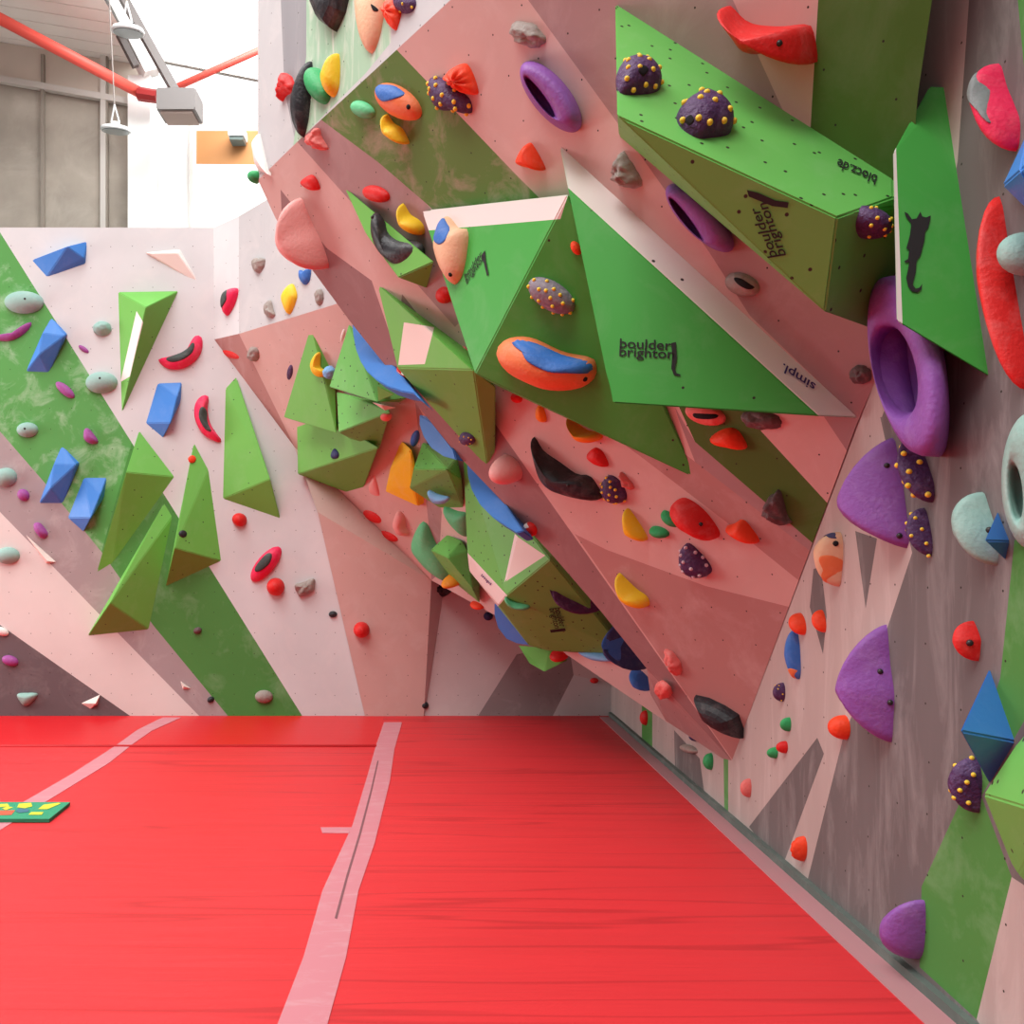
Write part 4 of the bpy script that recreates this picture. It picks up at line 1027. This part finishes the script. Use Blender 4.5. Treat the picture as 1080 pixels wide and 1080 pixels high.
# --- right wall, near
hold('large purple shield shaped hold, upper one on the right wall', RW, [(925, 464), (933, 476), (946, 518), (955, 570), (935, 570), (912, 565), (893, 549), (886, 528), (888, 508), (902, 486)], C['purple'], gp, h=.19, prof=(1.8, 1.35), apex=(915, 530), bolt=[(932, 492), (945, 560)])
hold('plum spotted hold under the big purple ring', RW, [(950, 462), (956, 458), (966, 480), (981, 505), (984, 520), (980, 529), (968, 520), (954, 500), (947, 480)], C['plum'], gs, h=.09, spots=9)
hold('plum spotted hold right of the upper purple shield', RW, [(963, 537), (970, 540), (978, 560), (981, 575), (978, 586), (966, 572), (958, 556)], C['plum'], gs, h=.07, spots=6)
hold('mint slanted hold behind the small blue diamond', RW, [(1003, 535), (1009, 523), (1024, 520), (1034, 535), (1048, 560), (1052, 580), (1048, 595), (1026, 582), (1010, 565)], C['mint'], gm, h=.10, bolt=[(1046, 558)])
loft('big mint ring hold cut by the right edge of the photo', RW, [(1093, 507, 33, 70, 0, -.01), (1092, 507, 34, 72, 0, .015), (1087, 507, 31, 72, 0, .045), (1081, 507, 24, 66, 0, .075), (1075, 512, 15, 48, -3, .088), (1071, 518, 8, 33, -5, .085), (1072, 519, 6.5, 29, -5, .07), (1076, 519, 5, 26, -5, .01)], C['mint'], gm)
hold('large purple teardrop hold, lower one on the right wall', RW, [(920, 662), (928, 668), (933, 700), (941, 730), (940, 752), (935, 781), (918, 768), (898, 758), (885, 745), (882, 730), (894, 703)], C['purple'], gp, h=.17, prof=(1.8, 1.35), apex=(912, 725), bolt=[(925, 708), (937, 741)])
hold('red lemon shaped hold in the middle of the right wall', RW, [(1017, 655), (1031, 672), (1032, 680), (1027, 697), (1012, 684), (1008, 673), (1011, 662)], C['red'], gr, h=.07, bolt=(1021, 678))
hold('orange ball hold under the lower purple teardrop', RW, (885, 767, 19, 26, 10), C['orange'], go, h=.07)
hold('orange knob hold near the foot of the right wall', RW, (843, 895, 15, 26), C['orange'], go, h=.06, rough=.2)
hold('plum spotted hold under the large blue diamond', RW, [(1002, 818), (1012, 802), (1024, 800), (1033, 820), (1030, 850), (1026, 857), (1012, 845), (1004, 833)], C['plum'], gs, h=.08, spots=6)
hold('purple rounded hold lowest on the right wall, by the mat edge', RW, [(934, 968), (945, 957), (966, 950), (972, 958), (971, 990), (965, 1008), (950, 1010), (937, 1004), (931, 990)], C['purple'], gp, h=.12, k=1)
hold('long red blade hold on the right wall beside the green panel', RW, [(1035, 207), (1042, 222), (1052, 262), (1068, 320), (1083, 375), (1083, 408), (1066, 378), (1046, 330), (1030, 280), (1026, 245), (1028, 224)], C['red'], gr, h=.09)
hold('mint knob cut by the right edge beside the long red blade', RW, (1072, 268, 40, 46), C['mint'], gm, h=.08)
hold('red hold peeping out under the green panel over the purple ring', RW, (980, 362, 28, 10, -32), C['red'], gr, h=.05)
hold('hot pink and grey hold high on the right wall', RW, [(1020, 76), (1028, 68), (1040, 70), (1052, 92), (1066, 110), (1077, 128), (1074, 154), (1062, 156), (1045, 136), (1028, 112), (1018, 94)], C['melon'], gw, h=.10,
     pads=[([(1020, 80), (1027, 72), (1036, 88), (1043, 108), (1047, 132), (1034, 118), (1022, 98)], C['greypad'], 'grey_pad', .006, 'grey inner pad')])
loft('huge purple ring hold on the right wall behind the green panel', RW, [(979, 388, 18, 94, -7, -.01), (977, 387, 21, 96, -8, .02), (970, 386, 27, 97, -9, .07), (959, 386, 33, 97, -11, .12), (951, 385.5, 31, 95, -12, .15), (947, 386, 27.5, 86, -12, .164), (945, 389, 24.5, 66, -12, .166), (944, 391, 22, 53, -12, .155), (946, 391, 20, 49, -12, .135), (953, 391, 16, 45, -10, .06), (957, 391, 14, 43, -9, .004)], C['purple'], gp)
vol('thin pale plywood wedge under the big blue fin in the back corner', P2, [(392, 424, .44), (418, 430, .34), (406, 433, .42), (402, 427, .48)], VWOOD, group='pale plywood wedges', bev=.002)
hold('small coral hold under the pale wedge in the back corner', P3v(P2, (357, 456, .34), (412, 434, .32), (400, 474, .05)), (407, 441, 12, 8), C['coral'], gx, h=.03)
hold('pale hold cut by the left edge of the photo on the dark grey corner', BW, (1, 666, 16, 9, -20), C['white'], 'white and pink holds', h=.04)
# --- left back wall
M_ = 'hold'
hold('large mint oval hold at the left edge above the blue prism', BW, (24, 318, 42, 24, -2), C['mint'], gm, bolt=(26, 315))
hold('long magenta rail hold under the large mint oval', BW, [(-6, 354), (8, 354), (22, 347), (31, 339), (32, 343), (24, 352), (10, 359), (-6, 358)], C['magenta'], gv, h=.05)
hold('mint pebble hold left of the white slotted green volume', BW, (107, 346, 20, 16), C['mint'], gm, rough=.2)
hold('thin mauve chip hold under the mint pebble', BW, (88, 378 - 10, 13, 5, -35), C['magenta'], gv, h=.02)
hold('large mint oval hold touching the white slotted green volume', BW, (106, 403, 34, 23, 0), C['mint'], gm, bolt=(105, 399))
hold('magenta bean hold under the blue prism on the green band', BW, (68, 411, 25, 10, -40), C['magenta'], gv)
hold('pale mint pebble hold in the middle of the green band', BW, (28, 453, 23, 16), C['mint'], gm, bolt=(26, 452))
hold('magenta nub hold right of the pale mint pebble', BW, [(88, 453), (93, 452), (103, 465), (96, 468), (88, 463)], C['magenta'], gv)
hold('mint hold at the left edge below the green band', BW, (5, 503, 24, 20), C['mint'], gm)
hold('pale magenta nub at the left on the grey band', BW, (24, 522, 14, 12, -40), C['magenta'], gv)
hold('magenta nub on the grey band above the plywood sliver', BW, [(35, 552), (42, 552), (50, 563), (44, 568), (36, 560)], C['magenta'], gv)
hold('mint hold at the left edge on the pale band', BW, (7, 586, 26, 18), C['mint'], gm)
hold('small mint stone low on the dark grey corner', BW, [(17, 733), (28, 731), (39, 732), (34, 740), (25, 745)], C['mint'], gm)
hold('magenta bean hold on the dark grey corner', BW, (10, 697, 18, 11, -15), C['magenta'], gv)
hold('hot pink crescent hold with black pad, upper one beside the slotted volume', BW, [(166, 379), (176, 376), (192, 371), (203, 362), (206, 353), (212, 356), (212, 369), (205, 380), (192, 388), (176, 388)], C['melon'], gw, h=.09, apex=(195, 379),
     pads=[([(175, 378), (190, 371), (204, 361), (203, 371), (193, 379), (181, 382)], C['seed'], 'black_pad', .01, 'black inner pad')])
hold('hot pink crescent hold with black pad, curving down beside the tall slim volume', BW, [(212, 417), (219, 418), (218, 432), (221, 446), (228, 457), (233, 464), (229, 466), (214, 458), (205, 442), (205, 426)], C['melon'], gw, h=.09, apex=(213, 442),
     pads=[([(211, 430), (217, 431), (219, 445), (223, 455), (216, 452), (210, 440)], C['seed'], 'black_pad', .01, 'black inner pad')])
hold('hot pink and black hold on the corner edge of the back wall', S1, [(232, 317), (235, 308), (241, 304), (250, 305), (247, 319), (238, 332), (233, 328)], C['melon'], gw, h=.08,
     pads=[([(231, 316), (235, 308), (240, 306), (239, 316), (234, 325)], C['seed'], 'black_pad', .01, 'black inner pad')])
hold('hot pink eye shaped hold with black centre above the red ball', BW, (280, 595, 46, 19, 50), C['melon'], gw, h=.09, pads=[([(269, 602), (271, 595), (281, 584), (287, 585), (284, 594), (275, 602)], C['seed'], 'black_pad', .014, 'black centre')])
hold('red ball hold under the tall slim green volume', BW, (252, 548, 16, 14, -20), C['red'], gr, k=.8)
hold('red ball hold touching the hot pink eye shaped hold', BW, (290, 619, 19, 19), C['red'], gr, k=.8)
hold('red ball hold alone on the pink leaning panel', P2B, (381, 665, 17, 17), C['red'], gr, k=.8)
hold('flat red hold over the tip of the tall slim volume', P2, (243, 373, 27, 10, -22), C['red'], gr, h=.05)
hold('grey pointed rock hold on the pink panel beside the flat red hold', P2, (267, 374, 15, 17, 0), C['rock'], gk, rough=.3)
hold('grey rock hold high on the white corner face', H2, [(264, 273), (278, 273), (278, 281), (272, 288), (266, 283)], C['rock'], gk, rough=.3)
hold('grey rock hold left of the yellow teardrop on the corner face', H2, [(283, 316), (287, 325), (290, 333), (283, 335), (277, 326)], C['rock'], gk, rough=.3)
hold('grey rock hold right of the yellow teardrop on the corner face', H2, (336, 313, 10, 18), C['rock'], gk, rough=.3)
hold('blue curled hold above the yellow teardrop on the corner face', H2, [(314, 284), (320, 287), (327, 283), (326, 296), (320, 300), (314, 293)], C['blue'], gq)
hold('yellow teardrop hold on the white corner face', H2, [(295, 311), (306, 299), (312, 308), (312, 316), (304, 331), (298, 324)], C['yellow'], gy)
G6F = P3v(P2, (327, 343, 0), (299, 440, .22), (355, 457, .26))
hold('yellow moon shaped hold on the pointed green volume', G6F, [(335, 372), (331, 374), (326, 383), (328, 393), (335, 398), (342, 396), (342, 391), (336, 388), (335, 381)], C['yellow'], gy, h=.06)
hold('light blue star shaped hold next to the yellow moon shaped hold', G6F, (346, 393, 12, 14), C['sky'], gq, h=.05, rough=.3)
hold('dark hold at the left rim of the pointed green volume', P2, (307, 393, 10, 22, 80 - 90), C['plum'], gn)
hold('tiny red hold at the left rim of the pointed green volume', P2, (299, 418, 9, 8), C['red'], gr)
G6L = P3v(P2, (313, 446, .05), (399, 472, .22), (314, 500, .26))
hold('small navy hold on the broad green volume', G6L, [(348, 480), (352, 473), (357, 478), (356, 483), (350, 484)], C['navy'], gq, h=.03)
hold('small white hold at the tip of the upper right corner volume', P2, (362, 354, 6, 17, -15), C['white'], 'white and pink holds')
hold('grey double stone hold right of the red ball on the back wall', BW, [(310, 617), (320, 614), (330, 610), (332, 618), (328, 625), (316, 629)], C['rock'], gk, rough=.3)
hold('beige stone hold low on the green band', BW, (278, 735, 19, 14), C['rock'], gk)
hold('tiny dark foothold on the grey part left of the leaning panel', BW, (351, 648, 9, 7), C['black'], gn)
hold('tiny dark foothold at the floor right of the leaning pink panel', BW, (448, 744, 8, 8), C['black'], gn)
hold('tiny dark foothold at the floor left of the green band', BW, (222, 738, 8, 6, 30), C['black'], gn)
hold('tiny brown foothold on the lower green band', BW, (208, 665, 9, 7, 20), C['darkrock'], gn)
hold('tiny orange foothold on the upright volume of the group of three', P3v(BW, (205, 462, 0), (235, 592, 0), (184, 578, .26)), (203, 484, 8, 8), C['orange'], go, h=.02)
hold('tiny black foothold lower on the upright volume of the group of three', P3v(BW, (205, 462, 0), (235, 592, 0), (184, 578, .26)), (193, 563, 9, 8), C['black'], gn, h=.02)

# ------------------------------------------------------------------ light, sky, camera
wd = bpy.data.worlds.new('World'); SC.world = wd; wd.use_nodes = True
nt = wd.node_tree; bg = nt.nodes['Background']
N_ = nt.nodes.new; LK = nt.links.new
tc = N_('ShaderNodeTexCoord'); sx = N_('ShaderNodeSeparateXYZ'); LK(tc.outputs['Generated'], sx.inputs[0])
def mrange(src, a, b, c, d):
    m = N_('ShaderNodeMapRange'); m.interpolation_type = 'SMOOTHSTEP'
    for i_, v_ in zip((1, 2, 3, 4), (a, b, c, d)): m.inputs[i_].default_value = v_
    LK(src, m.inputs[0]); return m.outputs[0]
zen = mrange(sx.outputs['Z'], .45, .9, SKY_LOW, SKY_TOP)          # open roof above, hall walls lower down
endw = mrange(sx.outputs['Y'], .35, .75, 0, 1)                    # bright glazed end of the hall
endz = mrange(sx.outputs['Z'], .0, .2, 0, SKY_END)
mu = N_('ShaderNodeMath'); mu.operation = 'MULTIPLY'; LK(endw, mu.inputs[0]); LK(endz, mu.inputs[1])
lf = mrange(sx.outputs['X'], -.9, -.3, SKY_LEFT, 0)               # daylight from the open side of the hall on the left
lz = mrange(sx.outputs['Z'], -.05, .1, 0, 1)
ml = N_('ShaderNodeMath'); ml.operation = 'MULTIPLY'; LK(lf, ml.inputs[0]); LK(lz, ml.inputs[1])
ad = N_('ShaderNodeMath'); ad.operation = 'ADD'; LK(zen, ad.inputs[0]); LK(ml.outputs[0], ad.inputs[1]); zen = ad.outputs[0]
mxx = N_('ShaderNodeMath'); mxx.operation = 'MAXIMUM'; LK(zen, mxx.inputs[0]); LK(mu.outputs[0], mxx.inputs[1])
bg.inputs[0].default_value = (1, .99, .98, 1); LK(mxx.outputs[0], bg.inputs[1])

def area(name, loc, target, sx_, sy_, power, col=(1, 1, 1)):
    l = bpy.data.lights.new(name, 'AREA'); l.shape = 'RECTANGLE'; l.size = sx_; l.size_y = sy_; l.energy = power; l.color = col
    o = bpy.data.objects.new(name, l); COL.objects.link(o); o.location = loc
    o.rotation_euler = (V(target) - V(loc)).to_track_quat('-Z', 'Y').to_euler()
    return o
area('roof_window_side', (-4.5, 4.0, 11), (-2.0, 5, 0), 5, 6, P_SIDE, (1, .99, .98))
area('roof_window_front', (-3.0, -1.0, 10), (-2.0, 6.5, 0), 5, 4, P_FRONT, (1, .99, .98))
area('roof_window_hall', (-1.5, 11.2, 10.6), (-4.0, 13.2, 3), 5, 3, P_HALL, (1, .99, .98))

area('corner_fill_light', (-8.6, 7.2, 2.8), (0, 7.0, 1.0), 2.4, 3.2, 230, (1, .99, .98))  # unseen fill lamp added at the left to brighten the back corner

cam = bpy.data.cameras.new('camera'); co = bpy.data.objects.new('camera', cam); COL.objects.link(co)
co.location = O; co.rotation_euler = (math.pi / 2, 0, 0)
cam.sensor_width = 36; cam.sensor_fit = 'HORIZONTAL'; cam.lens = 36 * F / 1080
cam.shift_x = (540 - CX) / 1080; cam.shift_y = (HY - 540) / 1080
cam.clip_end = 100
SC.camera = co
SC.view_settings.view_transform = 'Standard'; SC.view_settings.look = 'None'; SC.view_settings.gamma = 1
SC.view_settings.use_curve_mapping = False; SC.view_settings.exposure = 0.04
